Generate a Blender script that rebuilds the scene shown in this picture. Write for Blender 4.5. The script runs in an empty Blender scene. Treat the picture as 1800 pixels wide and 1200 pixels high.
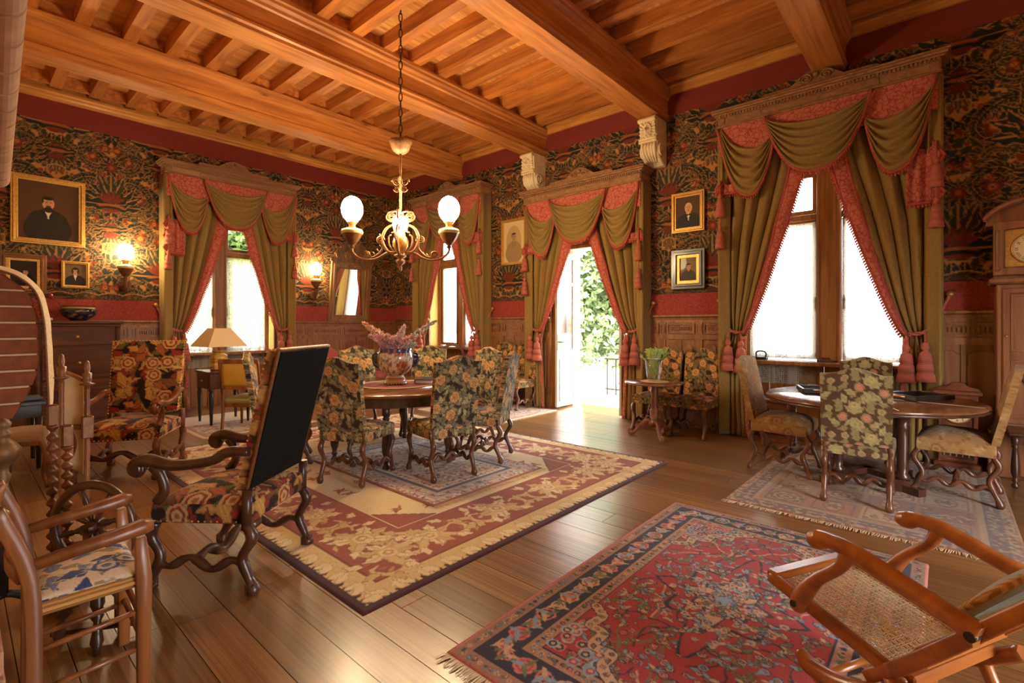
import bpy, bmesh, math, random
import numpy as np
from mathutils import Vector, Matrix
random.seed(7); RNG = np.random.RandomState(11)
PI = math.pi
SC = bpy.context.scene
COL = SC.collection

def S(r, g, b):
    f = lambda c: (c/255/12.92) if c <= 10 else ((c/255+.055)/1.055)**2.4
    return (f(r), f(g), f(b))

# ------------------------------------------------------------------ camera, sky, sun, exposure
cd = bpy.data.cameras.new('camera'); cam = bpy.data.objects.new('camera', cd); COL.objects.link(cam)
cam.location = (0, 0, 1.40)
cam.rotation_euler = (PI/2, 0, -math.atan2(.7504, .661))
cd.sensor_width = 36; cd.lens = 864/1800*36; cd.shift_y = -28.5/1800
cd.clip_start = .05; cd.clip_end = 300
SC.camera = cam
SC.cycles.diffuse_bounces = 6; SC.cycles.max_bounces = 14
SC.view_settings.view_transform = 'Standard'; SC.view_settings.look = 'None'
SC.view_settings.gamma = 1.0; SC.view_settings.use_curve_mapping = False
SC.view_settings.exposure = EXPOSURE = 0.5
w = bpy.data.worlds.new('sky'); SC.world = w; w.use_nodes = True
bg = w.node_tree.nodes['Background']
sky = w.node_tree.nodes.new('ShaderNodeTexSky'); sky.sky_type = 'NISHITA'
sky.sun_disc = False; sky.sun_elevation = math.radians(46); sky.sun_rotation = math.radians(-95)
sky.air_density = 1.0; sky.dust_density = 4.0; sky.ozone_density = 1.0
hs = w.node_tree.nodes.new('ShaderNodeHueSaturation'); hs.inputs['Saturation'].default_value = .12
w.node_tree.links.new(sky.outputs[0], hs.inputs['Color']); w.node_tree.links.new(hs.outputs[0], bg.inputs['Color'])
bg.inputs['Strength'].default_value = 4.2
sd = bpy.data.lights.new('sun', 'SUN'); sun = bpy.data.objects.new('sun', sd); COL.objects.link(sun)
sd.energy = 9; sd.angle = math.radians(3); sd.color = (1, .93, .82)
sun.rotation_euler = Vector((.72, .08, -.69)).to_track_quat('-Z', 'Y').to_euler()
def daylight(name, loc, target, sx, sz, power, color=(1, .97, .92), portal=True):
    ld = bpy.data.lights.new(name, 'AREA'); o = bpy.data.objects.new(name, ld); COL.objects.link(o)
    ld.cycles.is_portal = portal; ld.shape = 'RECTANGLE'; ld.size = sx; ld.size_y = sz; ld.energy = power; ld.color = color
    o.location = loc; o.rotation_euler = (Vector(target)-Vector(loc)).to_track_quat('-Z', 'Z').to_euler()
    return o
# sampling portals in the openings: they give no light of their own, the sky comes in through them
daylight('portal_door', (7.2, 4.3, 1.35), (6.0, 4.3, 1.35), 1.5, 2.7, 1)
daylight('portal_big_window', (7.2, 1.1, 2.1), (6, 1.1, 2.1), 1.8, 2.5, 1)
daylight('portal_corner_window', (7.2, 7.5, 2.1), (6, 7.5, 2.1), 1.6, 2.5, 1)
daylight('portal_left_window', (3.2, 9.95, 2.1), (3.2, 9, 2.1), 1.6, 2.5, 1)
daylight('portal_back', (2.05, -3.55, 1.3), (2.05, 3, 1.3), 1.8, 2.8, 1)

# ------------------------------------------------------------------ mesh builder
class MB:
    def __init__(s): s.v = []; s.f = []; s.sm = []; s.c = []; s.M = Matrix(); s.col = (1, 1, 1); s.usec = False
    def add(s, vs, fs, smooth=False, cols=None):
        b = len(s.v); M = s.M
        ident = M == Matrix()
        for p in vs: s.v.append(tuple(p) if ident else tuple(M @ Vector(p)))
        if cols is None: s.c += [s.col]*len(vs)
        else: s.c += list(cols); s.usec = True
        for f in fs: s.f.append(tuple(i+b for i in f)); s.sm.append(smooth)
        return s
    def box(s, x0, x1, y0, y1, z0, z1):
        return s.add([(x0,y0,z0),(x1,y0,z0),(x1,y1,z0),(x0,y1,z0),(x0,y0,z1),(x1,y0,z1),(x1,y1,z1),(x0,y1,z1)],
                     [(0,3,2,1),(4,5,6,7),(0,1,5,4),(1,2,6,5),(2,3,7,6),(3,0,4,7)])
    def cbox(s, cx, cy, cz, sx, sy, sz): return s.box(cx-sx/2, cx+sx/2, cy-sy/2, cy+sy/2, cz-sz/2, cz+sz/2)
    def bar(s, p, q, w, h, up=(0,0,1)):
        p = Vector(p); q = Vector(q); d = (q-p).normalized(); u = Vector(up)
        if abs(d.dot(u)) > .98: u = Vector((0,1,0))
        a = d.cross(u).normalized(); b = a.cross(d)
        vs = []
        for e in (p, q):
            for i, j in ((-1,-1),(1,-1),(1,1),(-1,1)): vs.append(e + a*(i*w/2) + b*(j*h/2))
        return s.add(vs, [(3,2,1,0),(4,5,6,7),(0,1,5,4),(1,2,6,5),(2,3,7,6),(3,0,4,7)])
    def tube(s, pts, rad, seg=8, up=(0,0,1), flat=1.0, cap=True, smooth=True):
        pts = [Vector(p) for p in pts]; n = len(pts)
        if not hasattr(rad, '__len__'): rad = [rad]*n
        vs = []; u = Vector(up); a = None
        for i, p in enumerate(pts):
            d = (pts[min(i+1,n-1)]-pts[max(i-1,0)])
            d = d.normalized() if d.length > 1e-9 else Vector((0,0,1))
            if a is None:
                a = d.cross(u)
                if a.length < .05: a = d.cross(Vector((0,1,0)))
            else: a = a - d*a.dot(d)
            a.normalize(); b = d.cross(a)
            for k in range(seg):
                t = 2*PI*k/seg + PI/seg
                vs.append(p + a*(math.cos(t)*rad[i]) + b*(math.sin(t)*rad[i]*flat))
        fs = []
        for i in range(n-1):
            for k in range(seg):
                k2 = (k+1) % seg
                fs.append((i*seg+k, i*seg+k2, (i+1)*seg+k2, (i+1)*seg+k))
        s.add(vs, fs, smooth)
        if cap:
            b = len(s.v)-len(vs)
            s.f.append(tuple(b+k for k in reversed(range(seg)))); s.f.append(tuple(b+(n-1)*seg+k for k in range(seg))); s.sm += [False, False]
        return s
    def lathe(s, prof, seg=16, c=(0,0,0), smooth=True, lobes=0, amp=0, cols=None):
        vs = []; cl = []
        for i, (r, z) in enumerate(prof):
            for k in range(seg):
                t = 2*PI*k/seg; rr = r*(1+amp*math.cos(lobes*t)) if lobes else r
                vs.append((c[0]+rr*math.cos(t), c[1]+rr*math.sin(t), c[2]+z))
                if cols is not None: cl.append(cols(t, i/(len(prof)-1)))
        fs = []
        for i in range(len(prof)-1):
            for k in range(seg):
                k2 = (k+1) % seg
                fs.append((i*seg+k, i*seg+k2, (i+1)*seg+k2, (i+1)*seg+k))
        if prof[0][0] > 1e-4: fs.append(tuple(reversed(range(seg))))
        if prof[-1][0] > 1e-4: fs.append(tuple((len(prof)-1)*seg+k for k in range(seg)))
        return s.add(vs, fs, smooth, cl if cols is not None else None)
    def ball(s, c, r, seg=10, sz=1.0):
        n = max(4, seg//2+1)
        return s.lathe([(r*math.sin(PI*i/n) if 0 < i < n else 1e-5, -r*sz*math.cos(PI*i/n)) for i in range(n+1)], seg, c)
    def prism(s, out, d0, d1, axis='y', smooth=False):
        """2D outline extruded between d0 and d1 along an axis. out: (a,b) pairs in the other two axes"""
        n = len(out)
        def P(a, b, d): return {'y': (a, d, b), 'x': (d, a, b), 'z': (a, b, d)}[axis]
        vs = [P(a, b, d0) for a, b in out]+[P(a, b, d1) for a, b in out]
        fs = [tuple(range(n)), tuple(range(2*n-1, n-1, -1))]
        s.add(vs, fs)
        b = len(s.v)-2*n
        for i in range(n):
            j = (i+1) % n
            s.f.append((b+i, b+n+i, b+n+j, b+j)); s.sm.append(smooth)
        return s
    def grid(s, fn, nu, nv, smooth=True, cols=None, closeu=False):
        vs = []; cl = []
        for j in range(nv+1):
            for i in range(nu if closeu else nu+1):
                vs.append(fn(i/nu, j/nv))
                if cols: cl.append(cols(i/nu, j/nv))
        m = nu if closeu else nu+1
        fs = [(j*m+i, j*m+(i+1) % m, (j+1)*m+(i+1) % m, (j+1)*m+i) for j in range(nv) for i in range(nu)]
        return s.add(vs, fs, smooth, cl if cols else None)
    def mesh(s, name, fix=True):
        me = bpy.data.meshes.new(name); me.from_pydata(s.v, [], s.f)
        me.polygons.foreach_set('use_smooth', s.sm)
        if s.usec:
            at = me.color_attributes.new('col', 'FLOAT_COLOR', 'POINT')
            a = np.ones((len(s.v), 4), np.float32); a[:, :3] = np.array(s.c, np.float32); at.data.foreach_set('color', a.ravel())
        me.update()
        if fix:
            bm = bmesh.new(); bm.from_mesh(me); bmesh.ops.recalc_face_normals(bm, faces=bm.faces); bm.to_mesh(me); bm.free()
        return me
    def build(s, name, mat, parent=None, bev=0, solid=0, kind=None):
        o = bpy.data.objects.new(name, s.mesh(name)); COL.objects.link(o)
        o.data.materials.append(mat)
        if parent: o.parent = parent
        if solid:
            m = o.modifiers.new('thickness', 'SOLIDIFY'); m.thickness = solid; m.offset = 0
        if bev:
            m = o.modifiers.new('edge', 'BEVEL'); m.width = bev; m.segments = 1; m.limit_method = 'ANGLE'
        if kind: o['kind'] = kind
        return o

def fast_grid(name, P, C, mat, parent=None, mask=None, kind=None, twoside=False):
    ny, nx = P.shape[:2]
    i = np.arange(ny*nx).reshape(ny, nx)
    q = np.stack([i[:-1,:-1], i[:-1,1:], i[1:,1:], i[1:,:-1]], -1)
    if mask is not None: q = q[mask]
    q = q.reshape(-1, 4); n = len(q)
    me = bpy.data.meshes.new(name); me.vertices.add(ny*nx); me.vertices.foreach_set('co', P.astype(np.float32).ravel())
    me.loops.add(n*4); me.loops.foreach_set('vertex_index', q.astype(np.int32).ravel())
    me.polygons.add(n); me.polygons.foreach_set('loop_start', np.arange(0, n*4, 4, dtype=np.int32))
    me.polygons.foreach_set('loop_total', np.full(n, 4, np.int32)); me.polygons.foreach_set('use_smooth', np.ones(n, bool))
    at = me.color_attributes.new('col', 'FLOAT_COLOR', 'POINT')
    a = np.ones((ny*nx, 4), np.float32); a[:, :3] = C.reshape(-1, 3); at.data.foreach_set('color', a.ravel())
    me.update(); me.validate()
    o = bpy.data.objects.new(name, me); COL.objects.link(o); me.materials.append(mat)
    if parent: o.parent = parent
    if kind: o['kind'] = kind
    return o

def crv(pts, n=6):
    """Catmull-Rom through points"""
    P = [Vector(p) for p in pts]; P = [P[0]*2-P[1]]+P+[P[-1]*2-P[-2]]; out = []
    for i in range(1, len(P)-2):
        a, b, c, d = P[i-1:i+3]
        for k in range(n):
            t = k/n
            out.append(.5*((2*b)+(c-a)*t+(2*a-5*b+4*c-d)*t*t+(3*b-a-3*c+d)*t**3))
    out.append(P[-2]); return out
def lin(vals, n):
    return [float(v) for v in np.interp(np.linspace(0, 1, n), np.linspace(0, 1, len(vals)), vals)]

def thing(name, label, cat, loc=(0,0,0), rz=0, group=None):
    o = bpy.data.objects.new(name, None); COL.objects.link(o); o.location = loc; o.rotation_euler = (0,0,rz); o.empty_display_size = .1
    o['label'] = label; o['category'] = cat
    if group: o['group'] = group
    return o
def tag(o, label, cat, group=None):
    o['label'] = label; o['category'] = cat
    if group: o['group'] = group
    return o
def struct(name, loc=(0,0,0)):
    o = bpy.data.objects.new(name, None); COL.objects.link(o); o.location = loc; o['kind'] = 'structure'; o.empty_display_size = .1
    return o
def copy_tree(o, parent=None):
    c = o.copy(); COL.objects.link(c)
    if parent: c.parent = parent
    for ch in list(o.children): copy_tree(ch, c)
    return c
def put(src, used, label, loc, rz, group=None):
    """first use moves the source thing, later ones copy it"""
    o = src if not used.get(src.name) else copy_tree(src)
    used[src.name] = True
    o.location = loc; o.rotation_euler = (0,0,rz); o['label'] = label
    if group: o['group'] = group
    return o
def face(dx, dy): return math.atan2(dy, dx)-PI/2

# ------------------------------------------------------------------ painting flat patterns into mesh colours
class Cv:
    def __init__(s, w, h, px, bg, wrap=True):
        s.px = px; s.nx = max(2, int(round(w/px))); s.ny = max(2, int(round(h/px))); s.w = s.nx*px; s.h = s.ny*px
        s.a = np.empty((s.ny, s.nx, 3)); s.a[:] = bg; s.wrap = wrap
    def shape(s, cx, cy, r, fn, col, al=1.0):
        p = s.px
        i0 = int(math.floor((cx-r)/p))-1; i1 = int(math.ceil((cx+r)/p))+2; j0 = int(math.floor((cy-r)/p))-1; j1 = int(math.ceil((cy+r)/p))+2
        ii = np.arange(i0, i1); jj = np.arange(j0, j1)
        if not s.wrap:
            ii = ii[(ii >= 0) & (ii < s.nx)]; jj = jj[(jj >= 0) & (jj < s.ny)]
            if len(ii) == 0 or len(jj) == 0: return
        X = ((ii+.5)*p-cx)[None, :]; Y = ((jj+.5)*p-cy)[:, None]
        m = np.clip(.5-fn(X+0*Y, Y+0*X)/p, 0, 1)[..., None]*al
        I = np.ix_(jj % s.ny, ii % s.nx)
        s.a[I] = s.a[I]*(1-m)+np.array(col)*m
    def ell(s, cx, cy, rx, ry, rot=0, col=(0,0,0), al=1.0):
        c, n = math.cos(rot), math.sin(rot); k = min(rx, ry)
        s.shape(cx, cy, max(rx, ry)*1.02, lambda X, Y: (np.sqrt(((X*c+Y*n)/rx)**2+((-X*n+Y*c)/ry)**2)-1)*k, col, al)
    def leaf(s, cx, cy, L, W, rot, col, bend=0, out=None, vein=None, teeth=0):
        """leaf growing from its base (cx,cy) in direction rot"""
        c, n = math.cos(rot), math.sin(rot)
        def sd(X, Y, g=0):
            u = X*c+Y*n; v = -X*n+Y*c; t = np.clip(u/L, 0, 1)
            v = v-bend*L*t*t
            wd = W*np.sin(PI*np.clip(t, 0, 1)**.75)
            if teeth: wd = wd*(1+.22*np.cos(t*teeth*2*PI))
            return np.maximum(np.abs(v)-wd-g, np.maximum(-u, u-L)-g)
        if out is not None: s.shape(cx, cy, L*1.25+.02, lambda X, Y: sd(X, Y, out[1]), out[0])
        s.shape(cx, cy, L*1.25, sd, col)
        if vein is not None: s.shape(cx, cy, L*1.2, lambda X, Y: np.maximum(np.abs((-X*n+Y*c)-bend*L*np.clip((X*c+Y*n)/L, 0, 1)**2)-max(.0015, W*.09), np.maximum(-(X*c+Y*n)+L*.05, X*c+Y*n-L*.85)), vein)
    def rose(s, cx, cy, R, cols, lobes=5, rot=0):
        """rings of scalloped petals, outer to inner; cols list"""
        n = len(cols)
        for i, col in enumerate(cols):
            r = R*(1-i/n); ph = rot+i*1.9; lb = max(3, lobes-(i//2))
            s.shape(cx, cy, r*1.2, lambda X, Y, r=r, ph=ph, lb=lb: np.hypot(X, Y)-r*(.9+.13*np.abs(np.cos(lb/2*(np.arctan2(Y, X)+ph)))), col)
    def stroke(s, pts, w0, col, w1=None):
        w1 = w0 if w1 is None else w1; P = [np.array(p[:2], float) for p in pts]; n = len(P)
        for i in range(n-1):
            a, b = P[i], P[i+1]; wa = w0+(w1-w0)*i/(n-1); wb = w0+(w1-w0)*(i+1)/(n-1); d = b-a; L2 = float(d@d)+1e-12; c = (a+b)/2
            def sd(X, Y):
                px_ = X+c[0]-a[0]; py_ = Y+c[1]-a[1]; t = np.clip((px_*d[0]+py_*d[1])/L2, 0, 1)
                return np.hypot(px_-t*d[0], py_-t*d[1])-(wa+(wb-wa)*t)
            s.shape(c[0], c[1], math.sqrt(L2)/2+max(wa, wb)+.002, sd, col)
    def noise(s, amt):
        s.a *= 1+amt*(RNG.rand(s.ny, s.nx, 1)-.5)*2; s.a = np.clip(s.a, 0, 1)
        return s
    def get(s, x, y):
        x = np.asarray(x, float); y = np.asarray(y, float)
        i = np.floor(x/s.px).astype(int); j = np.floor(y/s.px).astype(int)
        if s.wrap: i %= s.nx; j %= s.ny
        else: i = np.clip(i, 0, s.nx-1); j = np.clip(j, 0, s.ny-1)
        return s.a[j, i]
    def t(s, x, y): return tuple(s.get(x, y))

# ------------------------------------------------------------------ materials
def mat(name):
    m = bpy.data.materials.new(name); m.use_nodes = True
    return m, m.node_tree.nodes, m.node_tree.links, m.node_tree.nodes['Principled BSDF']
def plain(name, c, rough=.6, metal=0, coat=0, noise=.12, scale=18, bump=.0, sheen=0, spec=.5):
    m, N, L, b = mat(name); b.inputs['Roughness'].default_value = rough; b.inputs['Metallic'].default_value = metal
    b.inputs['Coat Weight'].default_value = coat; b.inputs['Coat Roughness'].default_value = .15; b.inputs['Sheen Weight'].default_value = sheen
    b.inputs['Specular IOR Level'].default_value = spec
    tc = N.new('ShaderNodeTexCoord'); nz = N.new('ShaderNodeTexNoise'); nz.inputs['Scale'].default_value = scale; nz.inputs['Detail'].default_value = 5
    L.new(tc.outputs['Object'], nz.inputs['Vector'])
    r = N.new('ShaderNodeValToRGB'); r.color_ramp.elements[0].position = .3; r.color_ramp.elements[1].position = .7
    r.color_ramp.elements[0].color = tuple(x*(1-noise) for x in c)+(1,); r.color_ramp.elements[1].color = tuple(min(1, x*(1+noise)) for x in c)+(1,)
    L.new(nz.outputs['Fac'], r.inputs['Fac']); L.new(r.outputs['Color'], b.inputs['Base Color'])
    if bump:
        bp = N.new('ShaderNodeBump'); bp.inputs['Strength'].default_value = bump; bp.inputs['Distance'].default_value = .005
        L.new(nz.outputs['Fac'], bp.inputs['Height']); L.new(bp.outputs['Normal'], b.inputs['Normal'])
    return m
def wood(name, dark, light, rough=.4, axis='x', scale=1.0, coat=.15, vary=.25, knots=False, spec=.5):
    m, N, L, b = mat(name); b.inputs['Roughness'].default_value = rough; b.inputs['Coat Weight'].default_value = coat; b.inputs['Coat Roughness'].default_value = .24
    b.inputs['Specular IOR Level'].default_value = spec
    tc = N.new('ShaderNodeTexCoord'); oi = N.new('ShaderNodeObjectInfo')
    ad = N.new('ShaderNodeVectorMath'); ad.operation = 'ADD'
    cb = N.new('ShaderNodeVectorMath'); cb.operation = 'SCALE'; cb.inputs['Scale'].default_value = 37
    cx = N.new('ShaderNodeCombineXYZ'); L.new(oi.outputs['Random'], cx.inputs[0]); L.new(oi.outputs['Random'], cx.inputs[1]); L.new(oi.outputs['Random'], cx.inputs[2])
    L.new(cx.outputs[0], cb.inputs[0]); L.new(tc.outputs['Object'], ad.inputs[0]); L.new(cb.outputs[0], ad.inputs[1])
    mp = N.new('ShaderNodeMapping'); sc = {'x': (1.2, 14, 14), 'y': (14, 1.2, 14), 'z': (14, 14, 1.2)}[axis]
    mp.inputs['Scale'].default_value = tuple(q*scale for q in sc); L.new(ad.outputs[0], mp.inputs['Vector'])
    nz = N.new('ShaderNodeTexNoise'); nz.inputs['Scale'].default_value = 1; nz.inputs['Detail'].default_value = 7; nz.inputs['Distortion'].default_value = .8
    L.new(mp.outputs[0], nz.inputs['Vector'])
    r = N.new('ShaderNodeValToRGB'); e = r.color_ramp.elements
    e[0].position = .32; e[1].position = .68; e[0].color = dark+(1,); e[1].color = light+(1,)
    L.new(nz.outputs['Fac'], r.inputs['Fac'])
    hs = N.new('ShaderNodeHueSaturation'); mr = N.new('ShaderNodeMapRange'); mr.inputs['To Min'].default_value = 1-vary; mr.inputs['To Max'].default_value = 1+vary
    L.new(oi.outputs['Random'], mr.inputs['Value']); L.new(mr.outputs[0], hs.inputs['Value']); L.new(r.outputs['Color'], hs.inputs['Color'])
    out = hs.outputs['Color']
    if knots:
        vo = N.new('ShaderNodeTexVoronoi'); vo.inputs['Scale'].default_value = 1; mp2 = N.new('ShaderNodeMapping')
        mp2.inputs['Scale'].default_value = {'x': (1.6, 5, 5), 'y': (5, 1.6, 5), 'z': (5, 5, 1.6)}[axis]; L.new(ad.outputs[0], mp2.inputs['Vector']); L.new(mp2.outputs[0], vo.inputs['Vector'])
        kr = N.new('ShaderNodeValToRGB'); kr.color_ramp.elements[0].position = .03; kr.color_ramp.elements[1].position = .13
        kr.color_ramp.elements[0].color = (.28,.2,.16,1); kr.color_ramp.elements[1].color = (1,1,1,1); L.new(vo.outputs['Distance'], kr.inputs['Fac'])
        mx = N.new('ShaderNodeMix'); mx.data_type = 'RGBA'; mx.blend_type = 'MULTIPLY'; mx.inputs[0].default_value = .8
        L.new(out, mx.inputs[6]); L.new(kr.outputs['Color'], mx.inputs[7]); out = mx.outputs[2]
    L.new(out, b.inputs['Base Color'])
    bp = N.new('ShaderNodeBump'); bp.inputs['Strength'].default_value = .12; bp.inputs['Distance'].default_value = .003
    L.new(nz.outputs['Fac'], bp.inputs['Height']); L.new(bp.outputs['Normal'], b.inputs['Normal'])
    return m
def vcol(name, rough=.85, weave=0, sheen=0, coat=0, gain=1.0, grain=.1):
    m, N, L, b = mat(name); b.inputs['Roughness'].default_value = rough; b.inputs['Sheen Weight'].default_value = sheen; b.inputs['Coat Weight'].default_value = coat
    if rough > .5: b.inputs['Specular IOR Level'].default_value = .2
    a = N.new('ShaderNodeAttribute'); a.attribute_name = 'col'
    tc = N.new('ShaderNodeTexCoord'); nz = N.new('ShaderNodeTexNoise'); nz.inputs['Scale'].default_value = weave or 60; nz.inputs['Detail'].default_value = 3
    L.new(tc.outputs['Object'], nz.inputs['Vector'])
    mr = N.new('ShaderNodeMapRange'); mr.inputs['From Min'].default_value = .3; mr.inputs['From Max'].default_value = .7; mr.inputs['To Min'].default_value = gain*(1-grain); mr.inputs['To Max'].default_value = gain*(1+grain)
    L.new(nz.outputs['Fac'], mr.inputs['Value'])
    hs = N.new('ShaderNodeHueSaturation'); L.new(mr.outputs[0], hs.inputs['Value']); L.new(a.outputs['Color'], hs.inputs['Color']); L.new(hs.outputs[0], b.inputs['Base Color'])
    if weave:
        bp = N.new('ShaderNodeBump'); bp.inputs['Strength'].default_value = .35; bp.inputs['Distance'].default_value = .004
        L.new(nz.outputs['Fac'], bp.inputs['Height']); L.new(bp.outputs['Normal'], b.inputs['Normal'])
    return m
def lines(name, ground, line, scale, width, rough=.8, sheen=.2):
    """damask: curling line work on a plain ground"""
    m, N, L, b = mat(name); b.inputs['Roughness'].default_value = rough; b.inputs['Sheen Weight'].default_value = sheen
    tc = N.new('ShaderNodeTexCoord'); nz = N.new('ShaderNodeTexNoise'); nz.inputs['Scale'].default_value = scale*.7
    mx = N.new('ShaderNodeMix'); mx.data_type = 'VECTOR'; mx.inputs[0].default_value = .09
    L.new(tc.outputs['Object'], nz.inputs['Vector']); L.new(tc.outputs['Object'], mx.inputs[4]); L.new(nz.outputs['Color'], mx.inputs[5])
    vo = N.new('ShaderNodeTexVoronoi'); vo.feature = 'DISTANCE_TO_EDGE'; vo.inputs['Scale'].default_value = scale; L.new(mx.outputs[1], vo.inputs['Vector'])
    r = N.new('ShaderNodeValToRGB'); r.color_ramp.elements[0].position = width; r.color_ramp.elements[1].position = width*1.7
    r.color_ramp.elements[0].color = line+(1,); r.color_ramp.elements[1].color = ground+(1,)
    L.new(vo.outputs['Distance'], r.inputs['Fac']); L.new(r.outputs['Color'], b.inputs['Base Color'])
    return m
def glow(name, c, s):
    m, N, L, b = mat(name); b.inputs['Base Color'].default_value = (.9,.85,.75,1); b.inputs['Emission Color'].default_value = c+(1,); b.inputs['Emission Strength'].default_value = s
    return m
def clear(name, tint=(1,1,1), refl=.08):
    m, N, L, b = mat(name); N.remove(b); o = N['Material Output']
    t = N.new('ShaderNodeBsdfTransparent'); t.inputs['Color'].default_value = tint+(1,); g = N.new('ShaderNodeBsdfGlossy'); g.inputs['Roughness'].default_value = .03
    fr = N.new('ShaderNodeLayerWeight'); fr.inputs['Blend'].default_value = .12; mx = N.new('ShaderNodeMixShader')
    L.new(fr.outputs['Facing'], mx.inputs[0]); L.new(t.outputs[0], mx.inputs[1]); L.new(g.outputs[0], mx.inputs[2]); L.new(mx.outputs[0], o.inputs['Surface'])
    return m
def lace_mat(name):
    m, N, L, b = mat(name); N.remove(b); o = N['Material Output']
    tc = N.new('ShaderNodeTexCoord')
    vo = N.new('ShaderNodeTexVoronoi'); vo.inputs['Scale'].default_value = 42; vo.inputs['Randomness'].default_value = .15; L.new(tc.outputs['Object'], vo.inputs['Vector'])
    nz = N.new('ShaderNodeTexNoise'); nz.inputs['Scale'].default_value = 9; nz.inputs['Detail'].default_value = 1.5; nz.inputs['Distortion'].default_value = 2.2; L.new(tc.outputs['Object'], nz.inputs['Vector'])
    r1 = N.new('ShaderNodeMath'); r1.operation = 'LESS_THAN'; r1.inputs[1].default_value = .36; L.new(vo.outputs['Distance'], r1.inputs[0])
    r2 = N.new('ShaderNodeMath'); r2.operation = 'COMPARE'; r2.inputs[1].default_value = .5; r2.inputs[2].default_value = .05; L.new(nz.outputs['Fac'], r2.inputs[0])
    r3 = N.new('ShaderNodeMath'); r3.operation = 'MULTIPLY'; r4 = N.new('ShaderNodeMath'); r4.operation = 'SUBTRACT'; r4.inputs[0].default_value = 1; L.new(r2.outputs[0], r4.inputs[1])
    L.new(r1.outputs[0], r3.inputs[0]); L.new(r4.outputs[0], r3.inputs[1])
    f = N.new('ShaderNodeMath'); f.operation = 'MULTIPLY_ADD'; f.inputs[1].default_value = .68; f.inputs[2].default_value = .12; L.new(r3.outputs[0], f.inputs[0])
    d = N.new('ShaderNodeBsdfDiffuse'); d.inputs['Color'].default_value = (.66,.64,.56,1); tl = N.new('ShaderNodeBsdfTranslucent'); tl.inputs['Color'].default_value = (.5,.48,.42,1)
    a = N.new('ShaderNodeMixShader'); a.inputs[0].default_value = .6; L.new(d.outputs[0], a.inputs[1]); L.new(tl.outputs[0], a.inputs[2])
    t = N.new('ShaderNodeBsdfTransparent'); mx = N.new('ShaderNodeMixShader'); L.new(f.outputs[0], mx.inputs[0]); L.new(a.outputs[0], mx.inputs[1]); L.new(t.outputs[0], mx.inputs[2]); L.new(mx.outputs[0], o.inputs['Surface'])
    return m
def stripes(name, c1, c2, freq, axis='Z', rough=.8):
    m, N, L, b = mat(name); b.inputs['Roughness'].default_value = rough
    tc = N.new('ShaderNodeTexCoord'); wv = N.new('ShaderNodeTexWave'); wv.bands_direction = axis; wv.inputs['Scale'].default_value = freq; wv.inputs['Distortion'].default_value = 1.5; wv.inputs['Detail'].default_value = 2
    L.new(tc.outputs['Object'], wv.inputs['Vector']); r = N.new('ShaderNodeValToRGB'); r.color_ramp.elements[0].color = c1+(1,); r.color_ramp.elements[1].color = c2+(1,)
    r.color_ramp.elements[0].position = .35; r.color_ramp.elements[1].position = .65
    L.new(wv.outputs['Color'], r.inputs['Fac']); L.new(r.outputs['Color'], b.inputs['Base Color'])
    return m

M = {}
M['pine'] = wood('pine_beam', S(164,96,42), S(212,140,70), .5, 'x', 1, .1, .12, True)
M['pine_joist'] = wood('pine_joist', S(162,94,42), S(212,138,68), .5, 'y', 1, .05, .16)
M['pine_board'] = wood('pine_board', S(186,116,58), S(230,170,100), .55, 'x', .8, .05, .14, True)
M['pine_light'] = wood('pine_moulding_x', S(176,112,48), S(214,150,74), .45, 'x', 1, .1, .1)
M['pine_lighty'] = wood('pine_moulding_y', S(176,112,48), S(214,150,74), .45, 'y', 1, .1, .1)
M['floor'] = wood('floor_plank', S(112,78,44), S(156,113,66), .3, 'y', .9, .6, .22)
M['wainscot'] = wood('wainscot', S(118,72,38), S(160,108,62), .45, 'z', 1, .15, .12)
M['pelmet'] = wood('pelmet_wood', S(130,90,56), S(168,124,84), .5, 'x', 1, .1, .05)
M['frame'] = wood('window_frame', S(110,64,28), S(158,100,48), .4, 'z', 1, .2, .08)
M['dark'] = wood('dark_walnut', S(58,34,24), S(92,56,38), .32, 'z', 1, .3, .15)
M['chairleg'] = wood('chair_wood', S(72,42,28), S(116,72,48), .35, 'z', 1, .3, .12)
M['mahog'] = wood('mahogany', S(84,40,20), S(130,72,38), .42, 'x', .6, .12, .1)
M['tabletop'] = wood('table_top', S(96,60,36), S(140,92,58), .18, 'x', .7, .5, .05)
M['beech'] = wood('rocker_wood', S(142,76,30), S(186,112,52), .28, 'x', .8, .4, .06)
M['oak'] = wood('chair_oak', S(104,58,26), S(156,96,50), .38, 'z', 1, .25, .08)
M['clockwood'] = wood('clock_wood', S(118,72,40), S(160,106,64), .4, 'z', .8, .2, .06)
M['olive'] = plain('olive_velvet', S(146,118,64), .8, 0, 0, .12, 30, .15, .15, .15)
M['red_damask'] = lines('red_damask', S(192,108,86), S(164,64,52), 19, .055)
M['red_wall'] = lines('red_wall_cloth', S(158,62,46), S(138,46,36), 22, .05, .85, .05)
M['frieze'] = plain('red_frieze', S(126,42,30), .8, 0, 0, .06, 8)
M['fringe'] = plain('red_fringe', S(174,80,64), .85, 0, 0, .35, 60)
M['tassel'] = stripes('tassel', S(152,54,44), S(200,126,98), 34)
M['plaster'] = plain('ochre_plaster', S(214,178,96), .9, 0, 0, .12, 40)
M['gilt'] = plain('gilt', S(206,160,84), .4, .55, 0, .2, 40, .1)
M['gilt_dark'] = plain('dark_gilt', S(122,78,40), .45, .4, 0, .3, 50, .2)
M['bronze'] = plain('gilt_bronze', S(150,108,72), .5, .35, 0, .25, 50, .15)
M['brass'] = plain('brass', S(196,150,92), .35, .7, 0, .15, 30)
M['black'] = plain('black_cloth', S(26,26,24), .95, 0, 0, .25, 40, .1, 0, .1)
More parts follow.
